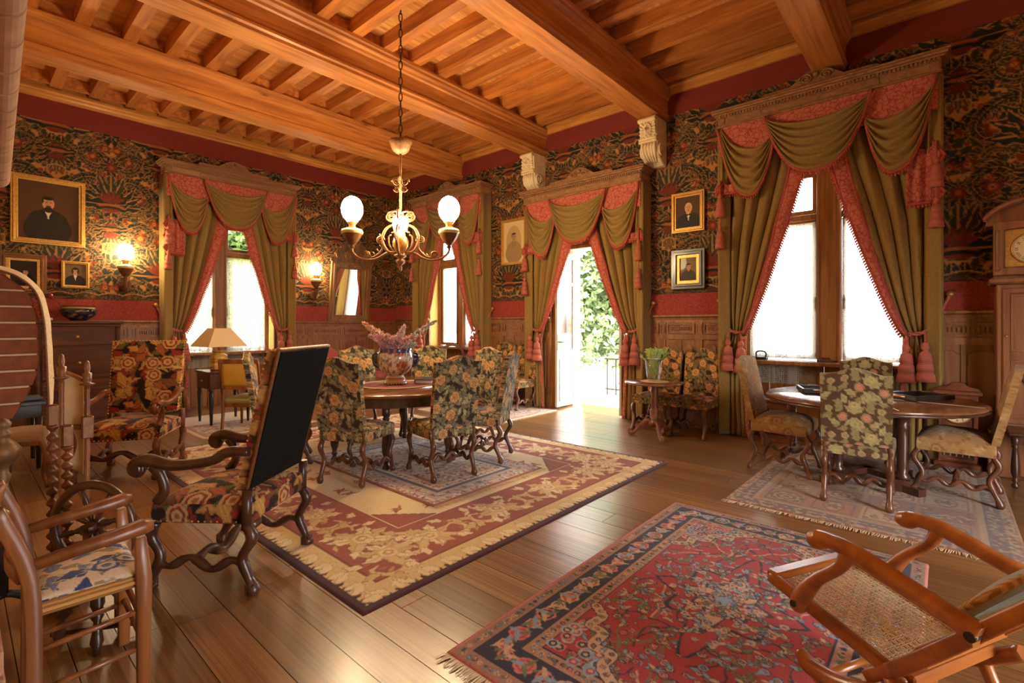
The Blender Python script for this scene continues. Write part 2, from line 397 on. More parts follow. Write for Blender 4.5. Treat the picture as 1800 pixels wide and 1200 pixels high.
M['ebony'] = plain('ebonised', S(40,32,28), .35, 0, .3, .2, 20)
M['white'] = plain('white_paint', S(236,232,222), .5, 0, 0, .03, 10)
M['fern'] = plain('fern_leaf', S(158,176,88), .6, 0, 0, .25, 20); M['door_white'] = plain('door_paint', S(196,192,182), .5, 0, 0, .03, 10)
M['stone'] = plain('pale_stone', S(226,206,172), .8, 0, 0, .12, 14, .3)
M['mortar'] = plain('mortar', S(222,196,160), .9, 0, 0, .08, 30)
M['brick'] = plain('brick', S(140,78,46), .85, 0, 0, .2, 20, .3)
M['brick_pale'] = plain('pale_brick', S(176,130,98), .85, 0, 0, .15, 14, .3)
M['glass'] = clear('glass'); M['lace'] = lace_mat('lace')
M['globe'] = glow('lamp_globe', (1,.74,.42), 140); M['globe2'] = glow('sconce_globe', (1,.74,.42), 70)
M['mirror'] = plain('mirror_glass', (.9,.9,.88), .03, 1, 0, .01, 3)
M['wallpaper'] = vcol('wallpaper', .8, 0, 0, 0, 1, .08); M['tapestry'] = vcol('tapestry', .9, 260, .1); M['rug'] = vcol('rug_pile', .95, 180, .15, 0, 1, .14); M['paint'] = vcol('oil_paint', .55, 0, 0, .05, 1, .03)
M['ceramic'] = vcol('ceramic', .15, 0, 0, .6, 1, .02); M['foliage'] = vcol('flower', .7)
M['cream'] = plain('cream_cloth', S(214,190,150), .9, 0, 0, .15, 60, .3)
M['rush'] = stripes('rush_seat', S(150,100,46), S(190,140,76), 30, 'X'); M['paper'] = plain('paper', S(228,212,180), .8, 0, 0, .06, 20)
M['iron'] = plain('iron', S(50,46,46), .5, .3, 0, .2, 20)
M['leaf'] = plain('leaf', S(74,96,42), .6, 0, 0, .3, 3); M['leaf_pale'] = plain('pale_leaf', S(66,82,40), .6, 0, 0, .3, 3)
M['bark'] = plain('bark', S(96,76,58), .9, 0, 0, .2, 10, .4); M['ground'] = plain('pale_terrace', S(206,200,186), .9, 0, 0, .06, 4)
M['lawn'] = plain('lawn', S(130,150,80), .9, 0, 0, .2, 6)
# ================================================================== the room
XR, YL, XB, YB = 6.75, 9.5, -.62, -3.2
def WR(a, d, z): return (XR-d, a, z)
def WL(a, d, z): return (a, YL-d, z)
def wbox(mb, W, a0, a1, d0, d1, z0, z1):
    vs = [W(a, d, z) for z in (z0, z1) for a, d in ((a0,d0),(a1,d0),(a1,d1),(a0,d1))]
    return mb.add(vs, [(0,3,2,1),(4,5,6,7),(0,1,5,4),(1,2,6,5),(2,3,7,6),(3,0,4,7)])
def wring(mb, W, a0, a1, z0, z1, t, d0, d1, tb=None):
    """one connected rectangular frame"""
    tb = t if tb is None else tb
    o = [(a0,z0),(a1,z0),(a1,z1),(a0,z1)]; i = [(a0+t,z0+tb),(a1-t,z0+tb),(a1-t,z1-t),(a0+t,z1-t)]
    vs = [W(a,d0,z) for a,z in o]+[W(a,d0,z) for a,z in i]+[W(a,d1,z) for a,z in o]+[W(a,d1,z) for a,z in i]; fs = []
    for k in range(4):
        j = (k+1) % 4
        fs += [(k,j,4+j,4+k),(8+k,12+k,12+j,8+j),(k,8+k,8+j,j),(4+k,4+j,12+j,12+k)]
    return mb.add(vs, fs)
def wprism(mb, W, out, d0, d1):
    n = len(out); vs = [W(a,d0,z) for a,z in out]+[W(a,d1,z) for a,z in out]
    return mb.add(vs, [tuple(range(n)), tuple(range(2*n-1,n-1,-1))]+[(i,n+i,n+(i+1) % n,(i+1) % n) for i in range(n)])

# ---- floor: every board its own piece
floor = struct('floor')
MB().box(XB, XR+.5, YB, YL+.4, -.12, -.022).build('subfloor', M['ebony'], floor)
pm = MB().box(-.5, .5, -.5, .5, -.02, 0).mesh('plank')
pm.materials.append(M['floor'])
x = XB; r = random.Random(3)
while x < XR+.3:
    wd = r.choice((.16,.18,.2,.215)); y = YB - r.random()*2.2
    while y < YL:
        ln = r.uniform(1.3, 3.2); y0 = max(y, YB); y1 = min(y+ln, YL+.02)
        xe = min(x+wd, 7.2 if y0 > 3.7 and y1 < 5.0 else XR+.02)
        if y1-y0 > .05 and xe-x > .03:
            o = bpy.data.objects.new('plank', pm); COL.objects.link(o); o.parent = floor
            o.location = ((x+xe)/2, (y0+y1)/2, r.uniform(-.0012, 0)); o.scale = (xe-x-.0035, y1-y0-.004, 1)
        y += ln
    x += wd
# threshold boards in the depth of the doorway
for k in range(4):
    o = bpy.data.objects.new('plank', pm); COL.objects.link(o); o.parent = floor
    o.location = (XR+.1+k*.17, 4.31, -.001); o.scale = (.166, 1.5, 1)

# ---- ceiling: beams, joists, boards, crown
ceil = struct('ceiling')
BZ = 4.32
bp_ = [(-.15,BZ),(.15,BZ),(.15,BZ+.035),(.172,BZ+.05),(.172,BZ+.075),(.15,BZ+.095),(.15,BZ+.27),(.17,BZ+.285),(.178,BZ+.315),(.205,BZ+.34),(.21,BZ+.37),(.225,BZ+.385),(.225,BZ+.42)]
prof = bp_[1:]; full = [(-a, z) for a, z in reversed(prof)]+prof
BEAMS = (-1.1, 1.0, 3.12, 5.3, 7.42)
for by in BEAMS:
    mb = MB(); mb.prism(full, -.62-0*by, XR, 'x'); o = mb.build('beam', M['pine'], ceil); o.location.y = by
jm = {}
ys = (YB,)+BEAMS+(YL,)
for i in range(len(ys)-1):
    y0, y1 = ys[i]-.04, ys[i+1]+.04
    if i == 0: y0 = YB
    if i == len(ys)-2: y1 = YL-.02
    L_ = y1-y0; k = round(L_, 2)
    if k not in jm:
        jm[k] = MB().box(-.065, .065, -L_/2, L_/2, 0, .17).mesh('joist'); jm[k].materials.append(M['pine_joist'])
        jm[(k, 'b')] = MB().box(-.145, .145, -.012, .012, 0, .165).mesh('blocking'); jm[(k, 'b')].materials.append(M['pine_joist'])
    for j in range(17):
        xx = 6.47-.425*j
        o = bpy.data.objects.new('joist', jm[k]); COL.objects.link(o); o.parent = ceil; o.location = (xx, (y0+y1)/2, BZ+.425)
        if j < 16:
            for yy in (y0+.16, y1-.16):
                o = bpy.data.objects.new('blocking', jm[(k, 'b')]); COL.objects.link(o); o.parent = ceil; o.location = (xx-.2125, yy, BZ+.425)
bm_ = MB().box(XB, XR, -.0735, .0735, 0, .03).mesh('ceiling_board'); bm_.materials.append(M['pine_board'])
y = YB+.07
while y < YL:
    o = bpy.data.objects.new('ceiling_board', bm_); COL.objects.link(o); o.parent = ceil; o.location = (random.uniform(-.0,.0), y, BZ+.596); y += .15
MB().box(XB-.3, XR+.5, YB-.3, YL+.5, BZ+.63, BZ+.7).build('roof_deck', M['ebony'], ceil)
# crown along the right wall (between beams) and the left wall
cp = [(0,4.66),(.05,4.66),(.055,4.69),(.08,4.71),(.085,4.74),(.1,4.755),(.1,4.79),(.03,4.79),(.03,4.92),(0,4.92)]
for i in range(len(ys)-1):
    mb = MB(); mb.prism([(XR-d, z) for d, z in cp], ys[i]+(.15 if i else 0), ys[i+1]-(.15 if i < len(ys)-2 else 0), 'y'); mb.build('crown_moulding', M['pine_lighty'], ceil)
cpl = [(0,4.58)]+[(d, z-.08) for d, z in cp[1:8]]+[(.03,4.92),(0,4.92)]
mb = MB(); mb.prism([(YL-d, z) for d, z in cpl], XB, XR, 'x'); mb.build('crown_moulding', M['pine_light'], ceil)

# ---- wallpaper pattern: symmetrical palmettes and scrolling leaves
gold, teal, teal2, rust, orange = S(178,128,72), S(38,44,36), S(56,58,44), S(120,52,34), S(158,88,46)
KW = 1.8; WP = Cv(.68, 1.16, .005, gold)
def sym(fn):
    for s_ in (1, -1): fn(s_)
def acanthus(pts, L0, L1, W0, s_, ox, oy, col=None, n=5):
    """a scroll of toothed leaves on both sides of a stem"""
    P_ = [Vector((ox+s_*a, oy+b, 0)) for a, b in pts]; C_ = crv(P_, n); m_ = len(C_)
    for i in range(0, m_-1):
        t = i/(m_-1); d = C_[i+1]-C_[i]; an = math.atan2(d.y, d.x); l = L0+(L1-L0)*t
        for sd in (1, -1): WP.leaf(C_[i].x, C_[i].y, l, W0*(l/L0), an+sd*.75, col or (teal if (i+(sd > 0)) % 3 else teal2), -.25*sd, (gold,.0022), None, 0)
    WP.stroke(C_, .010, col or teal, .004); WP.stroke(C_, .0022, gold, .001)
def palmette(cx, cy, k, flip=1):
    for a in (-96,-72,-50,-29,29,50,72,96): WP.leaf(cx, cy, .2*k, .036*k, PI/2*flip+math.radians(a), teal, .12*(1 if a < 0 else -1)*flip, (gold,.004), gold, 3)
    for a in (-19,0,19): WP.leaf(cx, cy+.01*flip, .235*k, .03*k, PI/2*flip+math.radians(a), teal2, 0, (gold,.003), gold, 4)
    for a in (-60,-36,-12,12,36,60): WP.leaf(cx, cy+.01*flip, .1*k, .012*k, PI/2*flip+math.radians(a), rust, 0, (teal,.002))
    for j in range(3): WP.ell(cx, cy-(.012+.018*j)*flip, (.075-.012*j)*k, .014*k, 0, (orange, teal, rust)[j])
rw = random.Random(23)
for ox, oy in ((0,0),(.34,.58)):
    def filler(s_):
        r_ = random.Random(31+int(oy*10))
        for i in range(210):
            a, b, an, l = r_.uniform(.0,.34), r_.uniform(-.29,.29)*2, r_.uniform(0, 6.28), r_.uniform(.05,.095)
            WP.leaf(ox+s_*a, oy+b, l, r_.uniform(.016,.026), an if s_ > 0 else PI-an, (rust if i % 11 == 0 else teal if i % 3 else teal2), .3*s_, (gold,.0025), None, 2 if i % 2 else 0)
    sym(filler)
for ox, oy in ((0,0),(.34,.58)):
    def scroll(s_):
        A = lambda p, l0, l1, w_=.017, c=None: acanthus(p, l0, l1, w_, s_, ox, oy, c)
        A([(.03,.27),(.12,.33),(.22,.29),(.27,.2),(.22,.13),(.16,.16),(.18,.2)], .07, .03)
        A([(.02,-.03),(.1,-.07),(.2,-.03),(.28,-.1),(.24,-.19),(.17,-.17)], .07, .03)
        A([(.02,.47),(.09,.42),(.17,.45),(.2,.52)], .055, .03)
        A([(.3,.05),(.25,.02),(.2,.06),(.14,.05)], .05, .03, .01, teal2)
        for cx, cy, R in ((.19,.19,.042),(.2,-.14,.04),(.3,.0,.032),(.12,.5,.03)):
            for k in range(5): WP.leaf(ox+s_*cx, oy+cy, R*1.5, .013, k*1.257+s_*.3, orange if k % 2 else rust, 0, (teal,.003))
            WP.rose(ox+s_*cx, oy+cy, R*.75, [rust, orange, gold, rust], 5, s_)
    sym(scroll)
    palmette(ox, oy+.12, 1.2); palmette(ox, oy-.1, .75, -1)
    for k in range(9): WP.leaf(ox, oy+.43, .085, .015, k*2*PI/9+PI/2, teal, 0, (gold,.003), gold if k % 3 == 0 else None)
    for k in range(9): WP.leaf(ox, oy+.43, .05, .009, k*2*PI/9+PI/2, rust)
    WP.ell(ox, oy+.43, .014, .014, 0, orange)
    for s_ in (1, -1): WP.stroke(crv([(ox, oy-.2, 0), (ox+s_*.05, oy-.22, 0), (ox+s_*.045, oy-.28, 0), (ox, oy-.3, 0)], 5), .0035, gold)
WP.noise(.06)

def wall(name, W, lo, hi, opens, zw, zd, zf, zc, back):
    """masonry with openings down to the floor; wallpaper, cloth bands, frieze, panelling"""
    st = struct(name)
    out = [(lo,-.1)]
    for a0, a1, zt in opens: out += [(a0,-.1),(a0,zt),(a1,zt),(a1,-.1)]
    out += [(hi,-.1),(hi,4.95),(lo,4.95)]
    mb = MB(); wprism(mb, W, out, -.36, 0); mb.build('masonry', M['plaster'], st)
    px = .0115; nx = int((hi-lo)/px); nz = int((zf-zd)/px)
    A = np.linspace(lo, hi, nx+1); Z = np.linspace(zd, zf, nz+1); AA, ZZ = np.meshgrid(A, Z)
    P = np.array(W(AA, .004+0*AA, ZZ)); P = np.stack([np.broadcast_to(p, AA.shape) for p in P], -1)
    C = WP.get((AA+back)/KW, (ZZ+.12)/KW)
    bd = (ZZ-zd) < .07+.035*np.abs(np.sin(AA*11)); C = C.copy(); C[bd] = .45*C[bd]+.55*np.array(S(66,56,34)); ln = np.abs((ZZ-zd)-.07-.035*np.abs(np.sin(AA*11))) < .008; C[ln] = gold
    ma = (A[:-1]+A[1:])/2; mz = (Z[:-1]+Z[1:])/2; MA, MZ = np.meshgrid(ma, mz); keep = np.ones(MA.shape, bool)
    for a0, a1, zt in opens: keep &= ~((MA > a0) & (MA < a1) & (MZ < zt))
    fast_grid('wallpaper', P, C, M['wallpaper'], st, keep)
    mb = MB(); wbox(mb, W, lo, hi, 0, .012, zf, zc); mb.build('frieze_band', M['frieze'], st)
    edges = [lo]+[e for o in opens for e in o[:2]]+[hi]
    for k in range(0, len(edges), 2):
        a0, a1 = edges[k], edges[k+1]
        mb = MB(); wbox(mb, W, a0, a1, 0, .01, zw, zd); mb.build('dado_cloth', M['red_wall'], st)
        mb = MB(); wbox(mb, W, a0, a1, 0, .015, 0, zw); mb.build('backing_board', M['wainscot'], st)
        mb = MB(); wprism_cap = [(.0,zw-.07),(.03,zw-.07),(.035,zw-.04),(.06,zw-.025),(.06,zw),(0,zw)]
        vs = [W(a0,d,z) for d,z in wprism_cap]+[W(a1,d,z) for d,z in wprism_cap]; n = 6
        mb.add(vs, [tuple(range(n)), tuple(range(2*n-1,n-1,-1))]+[(i,n+i,n+(i+1) % n,(i+1) % n) for i in range(n)]); mb.build('cap_rail', M['wainscot'], st)
        for z0, z1, d in ((0,.2,.035),(zw-.34,zw-.27,.035),(zw-.11,zw-.07,.028),(.22,.29,.028)):
            mb = MB(); wbox(mb, W, a0, a1, .015, d, z0, z1); mb.build('rail', M['wainscot'], st)
        m = max(1, round((a1-a0)/.62)); wd = (a1-a0)/m
        for j in range(m+1):
            c = a0+wd*j; l, r_ = max(a0, c-.045), min(a1, c+.045)
            mb = MB(); wbox(mb, W, l, r_, .015, .03, .29, zw-.07); mb.build('stile', M['wainscot'], st)
            if a0 < c < a1:
                mb = MB(); wring(mb, W, l+.012, r_-.012, zw-.25, zw-.13, .012, .03, .042); mb.build('block_moulding', M['wainscot'], st)
        for j in range(m):
            c = a0+wd*(j+.5); h = wd/2-.06
            # fluted panel: one ribbed strip
            pts = []; nf = 13
            for q in range(nf):
                u = -h+.05+(2*h-.1)*q/nf; s_ = (2*h-.1)/nf
                pts += [(u,.018),(u+s_*.2,.03),(u+s_*.8,.03)]
            pts = pts+[(h-.05,.018)]
            vs = [W(c+u,d,z) for z in (zw-.215,zw-.165) for u,d in pts]; n = len(pts)
            mb = MB(); mb.add(vs, [(i,i+1,n+i+1,n+i) for i in range(n-1)]); mb.build('fluted_panel', M['wainscot'], st)
            mb = MB(); wring(mb, W, c-h, c+h, zw-.26, zw-.12, .022, .015, .036); mb.build('panel_moulding', M['wainscot'], st)
            for s_ in (-1, 1):
                cc = c+s_*h/2; hh = h/2-.025; top = zw-.4
                o_ = [(cc-hh,.32),(cc+hh,.32),(cc+hh,top-.03),(cc+hh*.8,top-.03),(cc+hh*.6,top),(cc-hh*.6,top),(cc-hh*.8,top-.03),(cc-hh,top-.03)]
                mb = MB(); wprism(mb, W, o_, .015, .034); o = mb.build('panel', M['wainscot'], st, bev=.008)
            mb = MB(); wbox(mb, W, c-.018, c+.018, .015, .03, .29, zw-.34); mb.build('muntin', M['wainscot'], st)
    return st
OPR = [(.2,2.0,3.45),(3.56,5.06,2.95),(6.72,8.28,3.4)]
OPL = [(2.42,3.98,3.35)]
wall('wall_right', WR, YB, YL, OPR, 1.545, 1.845, 4.38, 4.66, .1)
wall('wall_left', WL, XB, XR, OPL, 1.475, 1.78, 4.28, 4.58, .26)
# walls out of view: behind the camera (bare opening added to let sky light onto the foreground) and on the fireplace side
st = struct('wall_back')
mb = MB(); mb.prism([(XB-.3,-.1),(1.2,-.1),(1.2,2.6),(2.9,2.6),(2.9,-.1),(XR+.36,-.1),(XR+.36,4.95),(XB-.3,4.95)], YB-.3, YB, 'y'); mb.build('masonry', M['plaster'], st)
st = struct('wall_fireplace'); MB().box(XB-.3, XB, YB-.3, YL+.36, -.1, 4.95).build('masonry', M['plaster'], st)

# ---- windows
def window(n, W, a0, a1, zs, zt, m0, m1, ztr, bottom):
    st = struct('window_%d' % n); D = -.32
    for l, r_ in ((a0, a0+.07), (a1-.07, a1)):
        mb = MB(); wbox(mb, W, l, r_, D, D+.1, zs, zt); mb.build('frame_jamb', M['frame'], st, .008)
    mb = MB(); wbox(mb, W, a0, a1, D, D+.1, zt-.12, zt); mb.build('frame_head', M['frame'], st, .008)
    mb = MB(); wbox(mb, W, m0, m1, D-.02, D+.16, zs, zt-.12); mb.build('mullion', M['frame'], st, .015)
    for c in (m0+.02, m1-.02):
        mb = MB(); wbox(mb, W, c-.012, c+.012, D+.16, D+.175, zs, zt-.12); mb.build('mullion_bead', M['frame'], st)
    mb = MB(); wbox(mb, W, a0-.02, a1+.02, D, .02, zs-.05, zs); mb.build('sill', M['frame'], st, .008)
    k = 6; wd = (a1-a0)/k
    for j in range(k):
        mb = MB(); wbox(mb, W, a0+wd*j+.003, a0+wd*(j+1)-.003, D, D+.1, -.1, zs-.05); mb.build('apron_board', M['frame'], st, .006)
    for s_, (l, r_) in ((1, (a0+.07, m0)), (-1, (m1, a1-.07))):
        for z0, z1 in ((zs+.02, ztr-.03), (ztr+.05, zt-.12)):
            mb = MB(); wring(mb, W, l+.004, r_-.004, z0, z1, .055, D+.02, D+.075); c = mb.build('casement', M['frame'], st, .006)
            mb = MB(); wbox(mb, W, l+.05, r_-.05, D+.04, D+.046, z0+.05, z1-.05); mb.build('pane', M['glass'], c)
        mb = MB(); wbox(mb, W, l, r_, D, D+.1, ztr-.03, ztr+.05); mb.build('transom', M['frame'], st, .01)
        c = r_-.03 if s_ > 0 else l+.03
        mb = MB(); mb.tube([W(c,D+.1,zs+.05), W(c,D+.1,ztr-.1)], .009, 8); rod = mb.build('espagnolette_rod', M['brass'], st)
        mb = MB(); mb.M = Matrix.Translation(W(c,D+.1,0)); mb.lathe([(.012,zs+.62),(.024,zs+.65),(.018,zs+.7),(.026,zs+.74),(.014,zs+.8)], 8); mb.build('handle_boss', M['brass'], rod)
        for zz in (zs+.06, ztr-.14):
            mb = MB(); mb.M = Matrix.Translation(W(c,D+.1,0)); mb.lathe([(.012,zz),(.02,zz+.015),(.02,zz+.04),(.012,zz+.055)], 8); mb.build('rod_guide', M['brass'], rod)
    return st
window(1, WL, 2.42, 3.98, .93, 3.3, 3.03, 3.23, 2.68, .72)
window(2, WR, .2, 2.0, .96, 3.4, .92, 1.17, 2.72, .72)
window(3, WR, 6.72, 8.28, .96, 3.35, 7.42, 7.62, 2.7, .72)
def lace(W, a0, a1, z0, z1, label, g):
    mb = MB(); n = 24
    mb.grid(lambda u, v: W(a0+(a1-a0)*u, -.2+.008*math.sin(u*22)+.004*math.sin(u*51), z0+(z1-z0)*v), 40, 24)
    o = mb.build('lace_curtain', M['lace']); tag(o, label, 'lace curtain', g)
    mb = MB(); mb.tube([W(a0-.01,-.2,z1), W(a1+.01,-.2,z1)], .006, 6); mb.build('curtain_wire', M['brass'], o)
g = 'white lace net curtains at the windows'
lace(WL, 2.5, 3.02, .66, 2.62, 'white lace curtain in left pane of window behind the lampshade', g)
lace(WL, 3.24, 3.9, .66, 2.62, 'white lace curtain in right pane of window behind the lampshade', g)
lace(WR, 1.18, 1.93, .66, 2.66, 'white lace curtain left of the wooden mullion in the big bright window', g)
lace(WR, .26, .91, .66, 2.66, 'white lace curtain right of the wooden mullion in the big bright window', g)
lace(WR, 6.78, 7.41, .66, 2.64, 'white lace curtain at the corner window behind the dining chairs', g)

# ---- french door
st = struct('door_1'); D = -.36
for a0, a1 in ((3.56,3.64),(4.98,5.06)):
    mb = MB(); wbox(mb, WR, a0, a1, D, -.02, 0, 2.95); mb.build('jamb_lining', M['frame'], st, .01)
    mb = MB(); wbox(mb, WR, a0+(.01 if a0 < 4 else -.03), a1+(.03 if a0 < 4 else -.01), D+.005, D+.06, 0, 2.66); mb.build('frame_post', M['frame'], st, .008)
mb = MB(); wbox(mb, WR, 3.56, 5.06, D, -.02, 2.66, 2.95); mb.build('head_lining', M['frame'], st, .01)
mb = MB(); wring(mb, WR, 3.68, 4.94, 2.70, 2.9, .04, -.025, .0); mb.build('head_moulding', M['gilt_dark'], st)
mb = MB(); mb.M = Matrix.Translation(WR(4.31, -.02, 2.8)); 
for k in range(7):
    mb.ball((0, (k-3)*.12, .02*math.sin(k*2.2)), .035, 8)
mb.build('carved_panel', M['gilt'], st, kind='stuff')
def leaf_door(y, s_):
    """white leaf folded back against the reveal; handle at its free end"""
    x0, x1 = XR-.1, XR+.46
    o = bpy.data.objects.new('door_leaf', None); COL.objects.link(o); o.parent = st
    def P(a, d, z): return (a, y+d*s_, z)
    mb = MB(); wring(mb, P, x0, x1, .03, 2.62, .085, 0, .045, .95); mb.build('leaf_frame', M['door_white'], o, .006)
    mb = MB(); wbox(mb, P, x0+.08, x1-.08, .018, .026, .96, 2.55); mb.build('pane', M['glass'], o)
    for zz in (2.08,):
        mb = MB(); wbox(mb, P, x0+.08, x1-.08, .005, .04, zz, zz+.05); mb.build('glazing_bar', M['door_white'], o)
    mb = MB(); wring(mb, P, x0+.07, x1-.07, .12, .84, .03, .045, .058); mb.build('panel_moulding', M['door_white'], o)
    mb = MB(); mb.tube([P(x0+.03,.045,1.12), P(x0+.03,.1,1.12), P(x0+.15,.1,1.11)], .011, 8); mb.build('lever_handle', M['iron'], o)
    mb = MB(); wbox(mb, P, x0+.012, x0+.048, .045, .052, .98, 1.24); mb.build('lock_plate', M['brass'], o)
leaf_door(4.9, -1); leaf_door(3.66, 1)
# stone corbels under the beams
for k, (cy, lab) in enumerate(((5.3, 'pale carved stone corbel above the left end of the door pelmet'), (3.12, 'pale carved stone corbel between door pelmet and the big window'))):
    zt = 4.31
    t = thing('stone_corbel', lab, 'corbel', (XR, cy, zt), 0, 'carved stone corbels under the beams')
    out = [(0,0),(-.36,0),(-.37,-.05),(-.34,-.08),(-.33,-.1),(-.32,-.3),(-.335,-.33),(-.30,-.36),(-.31,-.42),(-.27,-.52),(-.17,-.6),(-.08,-.64),(0,-.64)]
    mb = MB(); mb.prism(out, -.13, .13, 'y'); mb.build('bracket', M['stone'], t, .012)
    def fc(u, v):
        U, V = (u-.5)*2, (v-.5)*2; r2 = (U/.62)**2+(V/.8)**2; G = lambda a, b, sa, sb: math.exp(-((U-a)/sa)**2-((V-b)/sb)**2)
        h = .075*max(0, 1-r2)**.5+.05*G(0,.0,.13,.28)+.02*G(0,-.36,.3,.1)-.03*(G(-.27,.2,.16,.1)+G(.27,.2,.16,.1))-.02*G(0,-.28,.26,.05)
        if r2 > .75 and v > .3: h += .022*(1+math.sin(math.atan2(V, U)*16))*.6+.02
        if V < -.5: h += .02*(1+math.sin(U*14))*.7
        return (-.322-h, -.115+.23*u, -.32+.25*v)
    mb = MB(); mb.grid(fc, 36, 36); mb.build('carved_face', M['stone'], t)
    for zz, xx in ((-.335,-.33),(-.3,-.335)): mb = MB(); mb.tube([(xx, -.135+.27*q/6, zz) for q in range(7)], .018, 8); mb.build('roll', M['stone'], t)
    for q2 in range(5): mb = MB(); mb.tube(crv([(-.3-.012, (q2-2)*.045, -.36), (-.32, (q2-2)*.045, -.43), (-.28, (q2-2)*.04, -.52), (-.17, (q2-2)*.03, -.605)], 4), lin([.02,.026,.02,.01], 13), 6); mb.build('acanthus_lobe', M['stone'], t)
    for s_ in (-1, 1):
        mb = MB(); mb.tube([(-.2+.09*math.cos(q*.5)*(1-q/26), s_*.135, -.45+.1*math.sin(q*.5)*(1-q/26)) for q in range(24)], .02, 6); mb.build('scroll', M['stone'], t)
    mb = MB(); mb.tube([(-.36, -.13+.26*q/8, -.045) for q in range(9)], .03, 8); mb.build('cap_roll', M['stone'], t)

# ---- outside
gr = struct('ground'); MB().box(XR+.36, 70, -40, 60, -.3, -.03).build('terrace', M['ground'], gr)
mb = MB(); mb.box(-40, XR+.36, YL+.36, 60, -.3, -.05); mb.build('lawn', M['lawn'], gr)
pier = struct('trim_1')
for k in range(38):
    mb = MB(); mb.box(XR+.48, XR+.48+(.3 if k % 2 else .22), 4.93, 5.3, .002+k*.075, .065+k*.075); mb.build('brick', M['white'], pier)
t = thing('iron_railing', 'scrolled iron balcony railing outside the open door', 'railing', (8.95, 4.3, -.03), 0)
for yy in (.95, .75, .3, -.2, -.7):
    MB().tube([(0, yy, 0), (0, yy, .72)], .018, 6).build('baluster', M['iron'], t)
MB().box(-.03, .03, -.8, 1.0, .72, .75).build('top_rail', M['iron'], t)
MB().box(-.012, .012, -.8, 1.0, .1, .13).build('bottom_rail', M['iron'], t)
for yy in (.62, .44, .12, -.06, -.36, -.54):
    for zz in (.22, .42, .6):
        mb = MB(); mb.tube([(0, yy+.075*math.cos(q*.55)*(1-q/30), zz+.075*math.sin(q*.55)*(1-q/30)) for q in range(22)], .007, 5); mb.build('scroll', M['iron'], t)
def tree(x, y, h, label, n, pale):
    rr = random.Random(int(x*31+y*17)); t = thing('garden_tree', label, 'tree', (x, y, -.05), 0, 'garden trees beyond the door and left window')
    mb = MB(); mb.tube(crv([(0,0,0),(.1,.05,h*.25),(-.1,.1,h*.5),(0,0,h*.75)], 4), lin([.2,.16,.1,.04], 13), 8); mb.build('trunk', M['bark'], t)
    mb = MB(); lobes = [(rr.uniform(-.3,.3)*h, rr.uniform(-.3,.3)*h, h*rr.uniform(.04,.9), h*rr.uniform(.13,.22)) for _ in range(14)]
    for i in range(n):
        cx, cy, cz, cr = rr.choice(lobes); th, ph = rr.uniform(0, 2*PI), math.acos(rr.uniform(-1, 1)); q = cr*rr.uniform(.6, 1)**.5
        c = Vector((cx+q*math.sin(ph)*math.cos(th), cy+q*math.sin(ph)*math.sin(th), cz+q*math.cos(ph)))
        a = Vector((rr.gauss(0,1), rr.gauss(0,1), rr.gauss(0,1))).normalized(); b = a.cross(Vector((rr.gauss(0,1), rr.gauss(0,1), rr.gauss(0,1)))).normalized(); s_ = rr.uniform(.1, .19)
        mb.add([c-a*s_, c-b*s_*.45+a*s_*.1, c+a*s_, c+b*s_*.45], [(0,1,2,3)])
    o = bpy.data.objects.new('crown', mb.mesh('crown', False)); COL.objects.link(o); o.data.materials.append(M['leaf_pale' if pale else 'leaf']); o.parent = t; o['kind'] = 'stuff'
for i, (x, y, h) in enumerate(((15.5,10.2,6.5),(17.5,12.5,8),(19,10.5,9),(22,14,10))):
    tree(x, y, h, ('pale sunlit tree nearest to the open door beyond the railing','pale tree beyond the door, left of the nearest tree','tall pale tree behind the nearest tree outside the door','tallest pale tree furthest away outside the open door')[i], 9000, True)
for i, (x, y, h) in enumerate(((5.4,17,7.5),(8,18,8),(6.5,21,10),(3.6,18.5,8))):
    tree(x, y, h, ('leafy tree outside the left window, straight behind its mullion','leafy tree outside the left window, seen in its right pane','tall leafy tree furthest away outside the left window','leafy tree outside the left window, seen in its left pane')[i], 8000, i % 2 == 0)
# ================================================================== curtains and pelmets
def nb(loc):
    mb = MB(); mb.M = Matrix.Translation(-Vector(loc)); return mb
def drops(mb, pts, step=.024, L_=.035, w_=.011, dirn=(0,0,-1), every=1):
    """little bobbles hanging along a path"""
    P = [Vector(p) for p in pts]; acc = 0; D = Vector(dirn).normalized()
    for a, b in zip(P[:-1], P[1:]):
        l = (b-a).length
        while acc < l:
            c = a+(b-a)*(acc/l) if l else a
            t = (b-a).normalized() if l else Vector((1,0,0)); n = t.cross(D)
            n = n.normalized() if n.length > .1 else Vector((0,1,0))
            m = c+D*L_*.55
            mb.add([c, m+t*w_, m+n*w_, m-t*w_, m-n*w_, c+D*L_], [(0,1,2),(0,2,3),(0,3,4),(0,4,1),(5,2,1),(5,3,2),(5,4,3),(5,1,4)])
            acc += step
        acc -= l
def fringe(pts, parent, dirn=(0,0,-1), step=.03, L_=.055, w_=.014, r_=.016, name='fringe'):
    mb = MB(); mb.tube(pts, r_, 5); drops(mb, pts, step, L_, w_, dirn)
    return mb.build(name, M['fringe'], parent, kind='stuff')
tm = MB(); tm.lathe([(.004,0),(.02,-.01),(.034,-.04),(.03,-.07),(.016,-.085),(.02,-.09),(.045,-.11),(.052,-.15),(.056,-.2),(.05,-.2),(.062,-.23),(.07,-.29),(.06,-.29),(.074,-.33),(.082,-.4),(.03,-.4),(0.0001,-.39)], 14, lobes=14, amp=.05)
tassel_mesh = tm.mesh('tassel'); tassel_mesh.materials.append(M['tassel'])
def tassel(parent, loc, s_=1):
    o = bpy.data.objects.new('tassel', tassel_mesh); COL.objects.link(o); o.parent = parent; o.location = loc; o.scale = (s_,)*3
    return o
